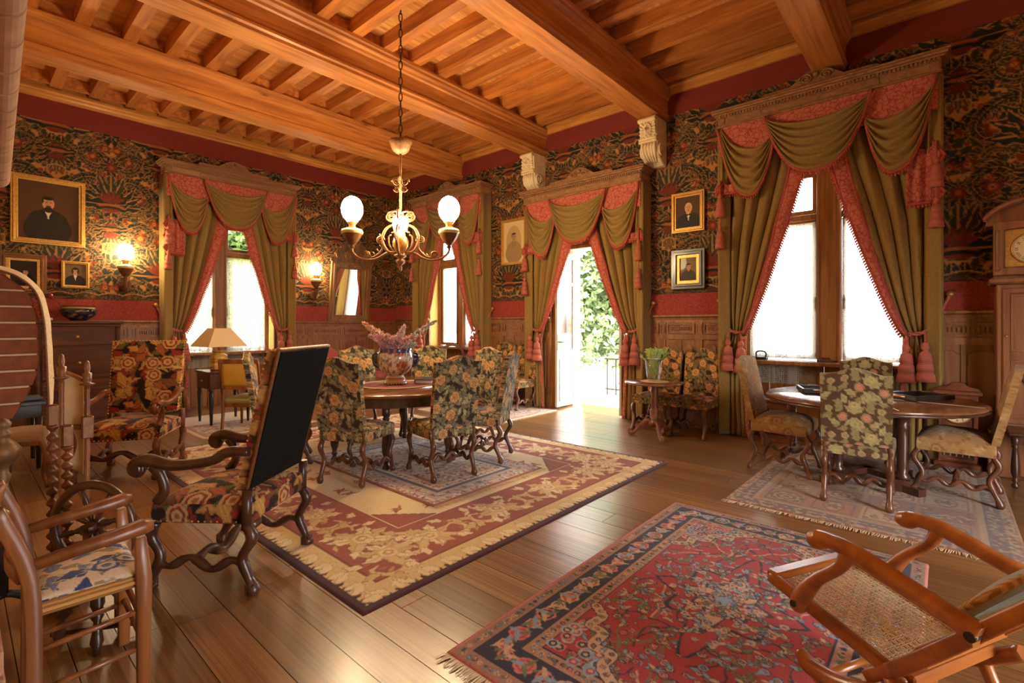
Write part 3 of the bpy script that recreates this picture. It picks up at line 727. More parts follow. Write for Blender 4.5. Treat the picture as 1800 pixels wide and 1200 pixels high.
def pelmet(W, a0, a1, z0, z1, label):
    c = (a0+a1)/2; loc = Vector(W(c, 0, z0)); t = thing('curtain_pelmet', label, 'pelmet', loc, 0, 'carved wooden pelmets over the curtains')
    H = z1-z0
    def layer(name, k0, k1, ex, d, bev=.006):
        mb = nb(loc); wbox(mb, W, a0-ex, a1+ex, 0.013, .30+d, z0+H*k0, z0+H*k1); return mb.build(name, M['pelmet'], t, bev)
    layer('bottom_bead', 0, .1, .012, .012); layer('fascia', .1, .52, 0, 0); layer('dentil_band', .52, .68, .006, .006)
    layer('ovolo', .68, .78, .035, .035); layer('corona', .78, .9, .06, .06); layer('cymatium', .9, 1, .075, .075)
    mb = nb(loc); n = int((a1-a0)/.035)
    for i in range(n): 
        q = a0+.035*(i+.5); wbox(mb, W, q-.011, q+.011, .30, .325, z0+H*.54, z0+H*.67)
    mb.build('dentil_row', M['pelmet'], t, kind='stuff')
    mb = nb(loc); hw = (a1-a0)*.27; wring(mb, W, c-hw, c+hw, z0+H*.15, z0+H*.47, .012, .29, .31); mb.build('fascia_panel', M['pelmet'], t)
    for q in (a0+.05, a1-.05):
        mb = nb(loc); wbox(mb, W, q-.04, q+.04, .3, .315, z0+H*.15, z0+H*.5); mb.build('end_block', M['pelmet'], t, .006)
    hw = (a1-a0)*.27
    out = [(c-hw,z1),(c+hw,z1),(c+hw,z1+.07),(c+hw-.03,z1+.085),(c+.26,z1+.09),(c+.18,z1+.15),(c+.1,z1+.2),(c,z1+.22),(c-.1,z1+.2),(c-.18,z1+.15),(c-.26,z1+.09),(c-hw+.03,z1+.085),(c-hw,z1+.07)]
    mb = nb(loc); wprism(mb, W, out, .2, .235); cr = mb.build('crest', M['pelmet'], t, .006)
    for s_ in (-1, 1):
        mb = nb(loc); mb.tube([W(c+s_*(.1+.07*math.cos(q*.5)*(1-q/28)), .245, z1+.12+.055*math.sin(q*.5)*(1-q/28)) for q in range(24)], .012, 5); mb.build('scroll', M['pelmet'], cr)
    mb = nb(loc); mb.M = mb.M @ Matrix.Translation(W(c, .245, z1+.15)); mb.ball((0,0,0), .035, 10); mb.build('boss', M['pelmet'], cr)
    return t
def curtain(W, ao, ac, ztop, ztie, label, D=.14):
    s_ = 1 if ac > ao else -1; loc = Vector(W(ao+s_*.15, D, 0)); t = thing('curtain', label, 'curtain', loc, 0, 'olive velvet curtains tied back')
    at = ao+s_*.30
    def inner(z):
        if z >= ztie:
            k = (z-ztie)/(ztop-ztie); return at+(ac-at)*(k**.85)
        return at+s_*.06*(1-z/ztie)
    def outer(z):
        k = (z-ztie)/(ztop-ztie) if z > ztie else (ztie-z)/ztie
        return ao+s_*.09*max(0, 1-abs(k)*2.2)
    rr = random.Random(int(ao*100)+int(ac*7)); ph = rr.uniform(0, 6)
    def P(u, z, off=0):
        k = max(0, (z-ztie)/(ztop-ztie)); low = max(0, (ztie-z)/ztie)
        A = (.035+.03*min(1, k*2.2)) if z >= ztie else .03+.015*low
        a = outer(z)+(inner(z)-outer(z))*u
        f = 2*abs(math.sin(PI*(5.5*u+.12*math.sin(2.2*z+ph))+ph))**.55-1.15+.1*math.sin(2*PI*9*u+1.3*ph+z*1.3)
        pinch = .05*math.exp(-((z-ztie)/.12)**2)
        return W(a, D+A*f*(1-.3*u)+.03*u-pinch, z)
    zz = lambda v: ztop*v+.012
    mb = nb(loc); mb.grid(lambda u, v: P(u, zz(v)*(1-.0)), 120, 60); mb.build('drape', M['olive'], t, solid=.006)
    # turned-back damask edge with fringe on both sides
    def wl(z): return .03+.17*max(0, (z-ztie)/(ztop-ztie))
    n = 40; Z = [ztie+(ztop-ztie)*i/n for i in range(n+1)]
    L1 = [Vector(P(1, z))+Vector(W(0,.03,0))-Vector(W(0,0,0)) for z in Z]
    def fr(z, q):
        p = Vector(W(inner(z)-s_*wl(z)*q, D+.07+.022*math.sin(q*PI)+.012*math.sin(z*9+q*3), z)); return p
    mb = nb(loc); mb.grid(lambda u, v: fr(Z[min(n, int(round(v*n)))], u), 6, n); mb.build('lining_edge', M['red_damask'], t, solid=.004)
    o1 = Vector(W(s_*.7, 0, 0))-Vector(W(0,0,0))
    fringe([fr(z, 0)-loc for z in Z], t, o1+Vector((0,0,-.7)), .03, .05)
    fringe([fr(z, 1)-loc for z in Z], t, -o1+Vector((0,0,-.5)), .03, .045)
    zl = [ztie*.96*i/20 for i in range(21)]
    mb = nb(loc); mb.grid(lambda u, v: Vector(W(inner(ztie*.96*v+.01)-s_*(.05*(1-u)), D+.055+.01*math.sin(v*20), ztie*.96*v+.012)), 3, 24); mb.build('lining_tail', M['red_damask'], t, solid=.004)
    # side return to the wall
    mb = nb(loc); mb.grid(lambda u, v: W(ao-s_*(.01+.008*math.sin(u*9+v*2))+s_*.13*max(0, (u-.62)/.38)**1.2, .02+.25*min(1, u/.7)-.07*max(0, (u-.7)/.3), ztop*v+.012), 20, 8); mb.build('side_return', M['olive'], t, solid=.006)
    # tieback: cord, hook, two tassels
    hk = Vector(W(ao-s_*.07, .05, ztie+.42)); mid = Vector(W(ao+s_*.13, D+.06, ztie+.03)); bk = Vector(W(ao+s_*.31, D+.05, ztie-.0))
    tb = None
    cord = crv([hk, (hk+mid)/2+Vector((0,0,-.05)), mid, bk], 8); pts2 = []
    for sg in (0, PI):
        q = [];
        for i, p in enumerate(cord): q.append(p+Vector((0,0,.013*math.sin(i*1.1+sg)))+ (Vector(W(0,.012*math.cos(i*1.1+sg),0))-Vector(W(0,0,0))))
        mb = nb(loc); mb.tube(q, .012, 6); mb.build('tieback_cord', M['tassel'], t)
    mb = nb(loc); mb.M = mb.M @ Matrix.Translation(hk); mb.ball((0,0,0), .035, 10); mb.build('tieback_hook', M['brass'], t)
    for k, q in enumerate((.12, .27)):
        c = Vector(W(ao+s_*q, D+.13, ztie-.02-.02*k))-loc
        mb = MB(); mb.tube([c+Vector((0,0,.03)), c+Vector((0,0,-.06))], .009, 6); mb.build('tassel_cord', M['tassel'], t)
        tassel(t, c+Vector((0,0,-.05)), 1.0)
    return t
def valance(W, a0, a1, z0, label, tails=(.25,.25)):
    c = (a0+a1)/2; wd = a1-a0; loc = Vector(W(c, .2, z0)); t = thing('swag_valance', label, 'valance', loc, 0, 'swagged valances over the curtains')
    mb = nb(loc); wbox(mb, W, a0+.02, a1-.02, .268, .28, z0-.36, z0); mb.build('damask_panel', M['red_damask'], t)
    def swag(aL, aR, zL, zR, s0, s1, D, name, nf):
        def P(u, v):
            k = 1-abs(2*u-1)**2.5; fold = math.sin(v*nf*PI+.6)*.028*min(1, k*1.8)
            z = zL+(zR-zL)*u-(s0+(s1-s0)*v)*k
            ga = .045*(v-.5)*(1-k)*(1 if u < .5 else -1)
            return W(aL+(aR-aL)*u+ga, D+fold+.05*math.sin(PI*min(1,v*1.1))*k, z)
        mb = nb(loc); mb.grid(P, 40, 36); o = mb.build(name, M['olive'], t, solid=.006)
        e = [Vector(P(u/48, 1))+(Vector(W(0,.015,.0))-Vector(W(0,0,0)))-loc for u in range(49)]
        fringe(e, o, (0,0,-1), .03, .06, .016, .018)
    zt = z0-.012; e = wd*.3
    swag(a0+.02, a0+e, zt, zt-.22, .2, .78, .29, 'side_swag', 9)
    swag(a1-.02, a1-e, zt, zt-.22, .2, .78, .29, 'side_swag', 9)
    swag(a0+e*.82, a1-e*.82, zt, zt, .17, .74, .325, 'centre_swag', 11)
    for (ae, sg, ln) in ((a0, 1, tails[0]), (a1, -1, tails[1])):
        mb = nb(loc); mb.grid(lambda u, v: W(ae+sg*(.0+.1*u), .24+.03*math.sin(u*7+sg), z0-.78*v), 8, 12); mb.build('end_fall', M['olive'], t, solid=.006)
        zb = z0-.72
        mb = nb(loc); mb.grid(lambda u, v: W(ae+sg*(.05+.22*u), .25+.02*math.sin(u*14), zb-ln*v), 14, 6); mb.build('tail', M['red_damask'], t, solid=.006)
        fringe([Vector(W(ae+sg*(.05+.22*q/8), .265, zb-ln))-loc for q in range(9)], t)
        # stepped zigzag edge of the tail
        for k in range(3):
            zk = zb-ln*k/3; mb = nb(loc); mb.add([W(ae+sg*.06, .27, zk+.05), W(ae-sg*.03, .285, zk-ln*.14-.03), W(ae+sg*.06, .27, zk-ln*.33-.04), W(ae+sg*.08, .26, zk-ln*.12)], [(0,1,2,3)])
            f = mb.build('tail_fold', M['red_damask'], t, solid=.006)
            fringe([Vector(W(ae+sg*.06, .28, zk+.05))-loc, Vector(W(ae-sg*.03, .295, zk-ln*.14-.03))-loc, Vector(W(ae+sg*.06, .28, zk-ln*.33-.04))-loc], f, (0,0,-1), .024, .03)
        top = Vector(W(ae+sg*.035, .31, z0-.74))-loc
        mb = MB(); mb.tube([top+Vector((0,0,.06)), top+Vector((0,0,-.62))], .009, 6); mb.build('tassel_cord', M['tassel'], t)
        tassel(t, top+Vector((0,0,-.1)), .75); tassel(t, top+Vector((0,0,-.5)), .75)
    return t
sets = ((WL, 2.2, 4.28, 3.82, 4.02, 'left-hand window', (.55,.1)), (WR, 6.46, 8.55, 3.87, 4.06, 'corner window', (.18,.3)),
        (WR, 3.24, 5.42, 3.46, 3.67, 'french door', (.1,.1)), (WR, 0.03, 2.18, 3.91, 4.12, 'big window', (.55,.12)))
place_words = (('over the window behind the lampshade', 'window behind the lampshade, chest side', 'window behind the lampshade, mirror side'), ('over the window in the far corner of the room', 'far corner window, oval portrait side', 'far corner window, nearest the corner'),
               ('over the open french door', 'open french door, glass vase side', 'open french door, oval portrait side'), ('over the big window by the longcase clock', 'big window, longcase clock side', 'big window, stacked portraits side'))
for (W, a0, a1, z0, z1, nm, tl), (pw, w0, w1) in zip(sets, place_words):
    pelmet(W, a0, a1, z0, z1, 'carved wooden pelmet with scroll crest '+pw)
    valance(W, a0, a1, z0, 'olive swagged valance with red fringes '+pw, tl)
    c = (a0+a1)/2; zt = z0-.02
    curtain(W, a0+.0, c+.06, zt, 1.3, 'tied olive curtain with red edge, '+w0)
    curtain(W, a1-.0, c-.06, zt, 1.3, 'tied olive curtain with red edge, '+w1)
# ================================================================== woven patterns
r4 = random.Random(5)
def floral(ground, leaves, roses, w=.42, h=.5, px=.004, nl=70, nr=6, R=(.045,.07), L=(.05,.09), seed=1):
    c = Cv(w, h, px, ground); q = random.Random(seed)
    for _ in range(nl):
        col = q.choice(leaves); x, y, l, wl, an, bd = q.uniform(0, w), q.uniform(0, h), q.uniform(*L), q.uniform(.013,.022), q.uniform(0, 2*PI), q.uniform(-.4,.4)
        wl *= L[1]/.09; c.leaf(x, y, l, wl, an, col, bd, (ground,.0035), None, 2); c.leaf(x+l*.1*math.cos(an), y+l*.1*math.sin(an), l*.75, wl*.5, an, tuple(min(1, v*1.25) for v in col), bd, None, tuple(v*.5 for v in col))
    pts = []
    for k in range(400):
        if len(pts) >= nr: break
        x, y = q.uniform(0, w), q.uniform(0, h)
        if all(min(abs(x-a), w-abs(x-a))**2+min(abs(y-b), h-abs(y-b))**2 > (R[0]*2.2)**2 for a, b in pts): pts.append((x, y))
    for x, y in pts:
        rr = q.uniform(*R); t0 = q.uniform(0, 6)
        for k in range(5): c.leaf(x, y, rr*1.5, .018, t0+k*1.26, q.choice(leaves), .2, (ground,.002))
        c.rose(x, y, rr*1.07, [ground], 5, t0); c.rose(x, y, rr, roses, 6, t0)
    return c.noise(.08)
F_DINE = floral(S(58,48,34), [S(140,132,98), S(116,112,84), S(166,154,112), S(128,112,76)], [S(186,138,84), S(212,172,116), S(150,98,56), S(208,164,108), S(134,84,48), S(196,150,92)], .42, .5, .004, 150, 7, (.04,.062), seed=3)
F_WALL = floral(S(62,40,22), [S(150,118,66), S(124,96,50), S(116,106,64)], [S(190,132,76), S(206,156,98), S(160,98,50), S(200,146,88)], .4, .4, .004, 120, 8, (.03,.05), seed=9)
F_ARM = floral(S(40,24,18), [S(132,46,34), S(172,128,68), S(184,154,100), S(92,88,46), S(150,84,46), S(112,70,40), S(178,134,70)], [S(190,150,90), S(140,50,38), S(196,164,110), S(160,96,54)], .5, .55, .004, 62, 5, (.05,.075), (.1,.19), seed=4)
F_SAGE = Cv(.42, .42, .0035, S(86,64,40))
sg, sg2, pk = S(168,156,108), S(142,132,88), S(182,116,92)
for oy in (0, .21):
    for s_ in (1, -1):
        ox = .105 if oy else 0
        for a, b, L_, rt in ((0,.0,.1,90),(.0,.02,.09,60),(0,.02,.08,30),(.0,-.02,.09,-50),(.0,-.03,.08,-85),(.05,.09,.08,60),(.04,-.09,.07,-20),(.16,-.02,.07,80),(.17,.02,.06,-60),(.07,.06,.06,-30),(.13,-.09,.07,120),(.1,.05,.07,70),(.11,.04,.07,110),(.1,-.06,.08,20),(.08,.1,.06,10)):
            F_SAGE.leaf(ox+s_*a, oy+b, L_, .019, math.radians(rt) if s_ > 0 else PI-math.radians(rt), sg if L_ > .075 else sg2, .15*s_, None, S(120,108,70), 2)
        F_SAGE.rose(ox+s_*.075, oy-.01, .034, [sg2, pk, S(200,140,112), pk], 5, s_); F_SAGE.rose(ox+s_*.165, oy+.06, .025, [sg, sg2, pk], 5, 2)
    F_SAGE.rose(.105 if oy else 0, oy+.07, .026, [sg, S(196,170,104), sg2], 4)
F_SAGE.noise(.07)
F_GOLD = floral(S(158,120,74), [S(138,96,52), S(146,104,58), S(172,140,94)], [S(134,92,52), S(166,128,80), S(140,98,56)], .4, .4, .005, 46, 5, (.03,.05), seed=12)
F_TOILE = floral(S(216,196,164), [S(84,96,128), S(112,122,146), S(150,130,88), S(60,72,112), S(168,166,166)], [S(74,86,124), S(196,182,160), S(90,100,130)], .5, .5, .003, 60, 4, (.03,.05), (.06,.12), seed=21)

# ================================================================== upholstery shapes
def pad(mb, W0, W1, D, z0, z1, dome, cv, n=48, off=(0,0)):
    """seat cushion, W0 wide behind, W1 in front; its sides carry the pattern on"""
    def f(u, v):
        wd = W0+(W1-W0)*v; x = (u-.5)*wd; y = (v-.5)*D
        k = (1-abs(2*u-1)**3.5)*(1-abs(2*v-1)**3.5)
        return x, y, z1-.02+.02*k**.4+dome*k
    mb.grid(lambda u, v: f(u, v), n, n, True, lambda u, v: cv.t((u-.5)*W1+off[0], (v-.5)*D+off[1]))
    per = [(i/n, 0) for i in range(n)]+[(1, i/n) for i in range(n)]+[(1-i/n, 1) for i in range(n)]+[(0, 1-i/n) for i in range(n)]
    m = len(per); vs = []; cl = []; rows = 12
    for j in range(rows+1):
        for i, (u, v) in enumerate(per):
            x, y, z = f(u, v); t = j/rows; zz = z+(z0-z)*t; g = 1+.02*math.sin(PI*t)
            vs.append((x*g, y*g, zz)); cl.append(cv.t(off[0]+i/m*2*(W1+D), off[1]+.2+(z-zz)))
    mb.add(vs, [(j*m+i, j*m+(i+1) % m, (j+1)*m+(i+1) % m, (j+1)*m+i) for j in range(rows) for i in range(m)]+[tuple(rows*m+i for i in range(m))], True, cl)
def slab(mb, Wb, Wt, z0, z1, arch, th, cv, y0, lean, bulge=.02, n=48, nv=66, cvb=None, off=(0,0), flat=False):
    """upholstered back: front faces +y, top edge arched, leaning back"""
    def top(u): s_ = abs(2*u-1); return z1+arch*(0 if flat else (math.cos(PI*min(1, s_/.8))*.5+.5))
    def P(u, v, sd):
        z = z0+(top(u)-z0)*v; x = (u-.5)*(Wb+(Wt-Wb)*v); k = (1-abs(2*u-1)**4)*(1-abs(2*v-1)**4)
        y = y0-(z-z0)*lean+(th/2+bulge*k if sd > 0 else -th/2-.004*k)
        return x, y, z
    cb = cvb or cv
    mb.grid(lambda u, v: P(u, v, 1), n, nv, True, lambda u, v: cv.t((u-.5)*Wb+off[0], v*(z1-z0)+off[1]))
    mb.grid(lambda u, v: P(1-u, v, -1), n, nv, True, lambda u, v: (cb.t((u-.5)*Wb+.1+off[0], v*(z1-z0)+off[1]) if hasattr(cb, 't') else cb))
    per = [(i/n, 0) for i in range(n)]+[(1, i/nv) for i in range(nv)]+[(1-i/n, 1) for i in range(n)]+[(0, 1-i/nv) for i in range(nv)]
    m = len(per); vs = []; cl = []
    for sd in (1, 0, -1):
        for i, (u, v) in enumerate(per):
            a = P(u, v, 1); b = P(u, v, -1); p = tuple(b[k]+(a[k]-b[k])*(sd+1)/2 for k in range(3)); vs.append(p); cl.append(cv.t(sd*.03+.1, i/m*2+off[1]))
    mb.add(vs, [(j*m+i, j*m+(i+1) % m, (j+1)*m+(i+1) % m, (j+1)*m+i) for j in range(2) for i in range(m)], True, cl)
    return [P(*per[i % m][:2], 1) for i in range(m)], [P(*per[i % m][:2], -1) for i in range(m)]
def nails(mb, pts, step=.022, r_=.0055):
    P = [Vector(p) for p in pts]; acc = 0
    for a, b in zip(P[:-1], P[1:]):
        l = (b-a).length
        while acc < l:
            c = a+(b-a)*(acc/l); mb.add([c+Vector(d)*r_ for d in ((1,0,0),(0,1,0),(-1,0,0),(0,-1,0),(0,0,1),(0,0,-1))], [(0,1,4),(1,2,4),(2,3,4),(3,0,4),(1,0,5),(2,1,5),(3,2,5),(0,3,5)]); acc += step
        acc -= l
def bone_leg(mb, x, y, dy, h, k=1.0):
    """sheep-bone leg: S-curved with a turned-out foot"""
    p = crv([(x,y,h),(x,y+dy*.03,h*.8),(x,y-dy*.022,h*.52),(x,y+dy*.006,h*.28),(x,y+dy*.035,h*.09),(x,y+dy*.03,.0)], 5)
    mb.tube(p, [k*q for q in lin([.021,.026,.019,.024,.018,.03,.022], len(p))], 8)
def wavy(mb, a, b, amp, r_, n=3):
    a = Vector(a); b = Vector(b); p = []
    for i in range(29): 
        t = i/28; p.append(a+(b-a)*t+Vector((0,0,amp*math.sin(2*PI*n*t)*math.sin(PI*t)**.4)))
    mb.tube(p, [r_*(1+.18*math.cos(2*PI*n*2*i/28)) for i in range(29)], 8)
def bone_chair(label, cv, legmat, W=.45, D=.43, sh=.49, H=1.10, arch=.05, lean=.16, dome=.02, group=None, braid=True, tight=1.0, off=(0,0), rsk=True):
    t = thing('upholstered_chair', label, 'chair', (0,0,0), 0, group)
    mb = MB(); pad(mb, W, W*1.08, D*1.06, sh-.125, sh-.01, dome, cv, off=off); mb.build('seat', M['tapestry'], t)
    mb = MB(); f, b = slab(mb, W, W*1.02, sh+.02 if not rsk else sh-.03, H-arch, arch, .05, cv, -D/2-.01, lean, .02, cvb=cv, off=off); bk = mb.build('backrest', M['tapestry'], t)
    if braid:
        mb = MB(); nails(mb, b[48:]); nails(mb, f[48:]); mb.build('nail_trim', M['brass'], bk, kind='stuff')
        mb = MB(); z = sh-.122; x = W*.54; y = D*.53; nails(mb, [(-W*.5,-y,z),(-x,y,z),(x,y,z),(W*.5,-y,z),(-W*.5,-y,z)], .024); mb.build('nail_trim', M['brass'], t, kind='stuff')
    for sx in (-1, 1):
        mb = MB(); bone_leg(mb, sx*W*.46, -D/2, -1, sh-.12); mb.tube([(sx*W*.46,-D/2,sh-.13),(sx*W*.46,-D/2-.01,sh+.06)], .02, 6); mb.build('leg', legmat, t)
        mb = MB(); bone_leg(mb, sx*W*.48, D/2, 1, sh-.12); mb.build('leg', legmat, t)
        mb = MB(); wavy(mb, (sx*W*.46,-D/2,.135), (sx*W*.48,D/2,.135), .026, .017); mb.build('stretcher', legmat, t)
    mb = MB(); wavy(mb, (-W*.46,0,.14), (W*.46,0,.14), .03, .018); mb.build('stretcher', legmat, t)
    return t
# ---- the seven chairs round the dining table
gD = 'floral tapestry chairs around the dining table'; used = {}
base = bone_chair('x', F_DINE, M['chairleg'], group=gD)
TC = (3.2, 4.5)
for (x, y, dx, dy), lab in (((2.42,4.0,.9,.43), 'floral tapestry chair nearest the black-backed armchair, back half turned to us'),
        ((3.02,3.54,.22,.97), 'floral tapestry chair seen from behind, its back straight in front of the dining table'),
        ((3.66,3.63,-.46,.89), 'floral tapestry chair seen edge-on beyond the back-turned one, towards the door'),
        ((4.05,4.28,-1,.15), 'floral tapestry chair facing us at the dining table, on the door side'),
        ((3.98,5.02,-.8,-.6), 'floral tapestry chair facing us behind the dining table, right of the big vase'),
        ((3.38,5.42,-.22,-.97), 'floral tapestry chair facing us behind the dining table, left of the big vase'),
        ((2.2,5.02,.9,-.43), 'floral tapestry chair mostly hidden behind the tall black chair back')):
    put(base, used, lab, (x, y, .012 if not (1.3 < x < 4.8) else .03), face(dx, dy), gD)
# ---- chairs standing along the window wall
gW = 'tapestry chairs along the window wall'
base2 = bone_chair('x', F_WALL, M['chairleg'], W=.45, D=.44, H=1.1, group=gW, braid=False)
for y, lab in ((2.41, 'tapestry chair against the panelling, nearest the big window curtain'), (2.92, 'tapestry chair against the panelling, directly behind the round pedestal table'),
               (5.46, 'tapestry chair against the panelling beside the left door curtain'), (5.97, 'tapestry chair against the panelling under the oval portrait, mostly hidden')):
    put(base2, used, lab, (6.26 if y < 4 else 6.31, y, 0), face(-1, 0), gW)
# ---- chairs at the games table
gK = 'chairs around the games table'
base3 = bone_chair('x', F_GOLD, M['chairleg'], W=.5, D=.44, sh=.5, H=1.08, arch=.03, lean=.22, dome=.05, group=gK, braid=False)
put(base3, used, 'worn gold velvet chair on the left of the games table, side on', (5.34, 1.17, .014), face(0, -1), gK)
put(base3, used, 'worn gold velvet chair on the right of the games table by the clock', (5.47, -.07, .014), face(.05, 1), gK)
base4 = bone_chair('x', F_SAGE, M['chairleg'], W=.45, D=.42, sh=.5, H=1.06, arch=.05, lean=.1, group=gK, braid=False)
put(base4, used, 'sage and pink flowered chair with its back to us at the games table', (4.82, .53, .014), face(1, .06), gK)
put(base4, used, 'flowered chair facing us on the window side of the games table', (6.2, .64, 0), face(-1, 0), gK)

# ---- tall armchairs with scrolled arms
def armchair(label, cv, W, D, H, lean, legmat, back_cloth=None):
    t = thing('scroll_armchair', label, 'armchair', (0,0,0), 0)
    sh = .5
    mb = MB(); pad(mb, W*.94, W, D*1.04, sh-.14, sh-.02, .035, cv, 70, (.1,.1)); st = mb.build('seat', M['tapestry'], t)
    mb = MB(); f, b = slab(mb, W*.9, W*.96, sh+.03, H, .0, .06, cv, -D/2+.04, lean, .025, 64, 90, flat=True); bk = mb.build('backrest', M['tapestry'], t)
    if back_cloth:
        mb = MB(); k = .46; y = -D/2+.04-.037
        vs = [(sx*(W*(.9 if z < .7 else .96)/2-.012), y-(z-sh-.03)*lean-dd, z) for dd in (0,.006) for z in (sh+.035, H-.012) for sx in (-1, 1)]
        mb.add(vs, [(0,1,3,2),(4,6,7,5),(0,4,5,1),(1,5,7,3),(3,7,6,2),(2,6,4,0)]); mb.build('black_backing', back_cloth, bk)
        mb = MB(); mb.tube(b[64:], .011, 5); mb.build('gimp_braid', M['gilt_dark'], bk)
    mb = MB(); nails(mb, f[64:], .03, .008); nails(mb, b[64:], .03, .007); mb.build('nail_trim', M['gilt'], bk, kind='stuff')
    mb = MB(); z = sh-.13; nails(mb, [(-W*.47,-D*.52,z),(-W*.5,D*.525,z),(W*.5,D*.525,z),(W*.47,-D*.52,z)], .034, .009); nails(mb, [(-W*.49,D*.525,z+.05),(W*.49,D*.525,z+.05)], .05, .008); mb.build('nail_trim', M['gilt'], st, kind='stuff')
    for sx in (-1, 1):
        x = sx*W*.48
        mb = MB(); bone_leg(mb, x, -D/2, -1, sh-.14, 1.25); mb.tube([(x,-D/2,sh-.16),(x,-D/2-.005,sh+.04)], .028, 6); mb.build('leg', legmat, t)
        mb = MB(); bone_leg(mb, x, D/2, 1, sh-.14, 1.25); mb.build('leg', legmat, t)
        mb = MB(); mb.cbox(x, -D/2-.03, .03, .055, .06, .06); mb.build('foot', legmat, t, .008)
        mb = MB(); mb.cbox(x, D/2+.035, .03, .055, .06, .06); mb.build('foot', legmat, t, .008)
        mb = MB(); wavy(mb, (x,-D/2,.15), (x,D/2,.15), .03, .022, 2); mb.build('stretcher', legmat, t)
        a = MB(); yb = -D/2+.04-lean*.22
        p = crv([(x*.98,yb,.74),(x*1.0,yb+.12,.735),(x*1.03,-.06,.69),(x*1.06,D*.28,.665),(x*1.07,D*.56,.69),(x*1.07,D*.68,.675)], 6)
        a.tube(p, lin([.03,.036,.033,.036,.042,.044], len(p)), 8, flat=.8); ar = a.build('arm', legmat, t)
        mb = MB(); mb.tube([(x*1.07, D*.68+.045*math.sin(q*.5)*(1-q/26), .645-.0+.045*math.cos(q*.5)*(1-q/26)) for q in range(24)], .017, 6); mb.tube([(x*1.07-.03,D*.68,.645),(x*1.07+.03,D*.68,.645)], .034, 10); mb.build('scroll', legmat, ar)
        mb = MB(); p = crv([(x,D/2-.01,sh-.03),(x*1.02,D/2-.05,.53),(x*1.05,D*.42,.6),(x*1.06,D*.5,.66)], 5); mb.tube(p, lin([.03,.026,.024,.03], len(p)), 8); mb.build('arm_support', legmat, t)
    mb = MB(); wavy(mb, (-W*.48,.03,.16), (W*.48,.03,.16), .035, .026, 2); mb.build('stretcher', legmat, t)
    return t
t = armchair('tall armchair with black cloth back, tapestry seat and scrolled walnut arms', F_ARM, .6, .5, 1.27, .25, M['dark'], M['black']); t.location = (1.09, 3.11, 0); t.rotation_euler.z = face(-.6, .8)
t = armchair('red and gold tapestry armchair with nailed seat, in front of the chest of drawers', F_ARM, .66, .6, 1.24, .2, M['mahog']); t.location = (1.13, 5.84, 0); t.rotation_euler.z = face(-.54, -.84)

# ---- yellow-backed armchair by the lamp
t = thing('open_armchair', 'armchair with yellow silk back panel and wooden frame, by the lamp table', 'armchair', (2.72, 7.2, 0), face(.75, .66))
W, D = .54, .46
mb = MB(); pad(mb, W*.9, W, D, .36, .43, .03, Cv(.1,.1,.02,S(146,140,82)), 14); mb.build('seat', M['tapestry'], t)
mb = MB(); mb.cbox(0,0,.335,W,D,.06); mb.build('seat_rail', M['oak'], t, .006)
m = M['oak']; ys = plain('yellow_silk', S(206,158,62), .6, 0, 0, .06, 12)
for sx in (-1, 1):
    mb = MB(); mb.tube(crv([(sx*W*.47,-D/2-.03,0),(sx*W*.47,-D/2,.33),(sx*W*.47,-D/2-.03,.6),(sx*W*.47,-D/2-.09,.94)], 5), .021, 4, flat=1); mb.build('back_post', m, t)
    mb = MB(); mb.tube([(sx*W*.46,D/2-.02,.34),(sx*W*.46,D/2-.02,0)], [.026,.014], 8); mb.build('leg', m, t)
    mb = MB(); mb.tube(crv([(sx*W*.47,-D/2-.03,.64),(sx*W*.5,0,.62),(sx*W*.5,D*.3,.6)], 5), .02, 6); mb.tube(crv([(sx*W*.5,D*.3,.6),(sx*W*.5,D*.33,.5),(sx*W*.47,D*.4,.36)], 4), .018, 6); mb.build('arm', m, t)
mb = MB(); mb.bar((-W*.49,-D/2-.088,.925),(W*.49,-D/2-.088,.925),.035,.06); mb.build('crest_rail', m, t, .006)
mb = MB(); mb.bar((-W*.45,-D/2-.045,.57),(W*.45,-D/2-.045,.57),.03,.05); mb.build('lower_rail', m, t, .006)
mb = MB(); mb.grid(lambda u, v: ((u-.5)*W*.88,-D/2-.045-.042*v-.012*math.sin(PI*u)*math.sin(PI*v),.59+.32*v), 10, 10); mb.build('back_panel', ys, t, solid=.02)

# ---- striped settee against the far wall
F_STR = Cv(.2, .1, .005, S(186,96,96))
for k, cc in ((.03,S(214,176,140)),(.06,S(168,70,80)),(.1,S(216,186,150)),(.15,S(160,60,72))): F_STR.stroke([(k,-.1),(k,.2)], .006, cc)
t = thing('settee', 'pink striped settee with humped back under the wall mirror', 'settee', (5.3, 9.02, 0), PI)
mb = MB(); pad(mb, 1.3, 1.3, .52, .3, .44, .03, F_STR, 20); mb.build('seat', M['tapestry'], t)
for cx in (-.33, .33):
    mb = MB(); slab(mb, .62, .62, .42, .86, .12, .06, F_STR, -.27, .1, .03, 16, 16); 
    for i, v in enumerate(mb.v): mb.v[i] = (v[0]+cx, v[1], v[2])
    mb.build('backrest', M['tapestry'], t)
for sx in (-1, 0, 1):
    for yy in (-.24, .24): MB().tube([(sx*.6,yy,.32),(sx*.6,yy,0)], [.026,.016], 8).build('leg', M['chairleg'], t)
for sx in (-1, 1): MB().tube(crv([(sx*.66,-.28,.7),(sx*.68,0,.66),(sx*.68,.22,.64),(sx*.66,.24,.4)], 5), .024, 8).build('arm', M['chairleg'], t)
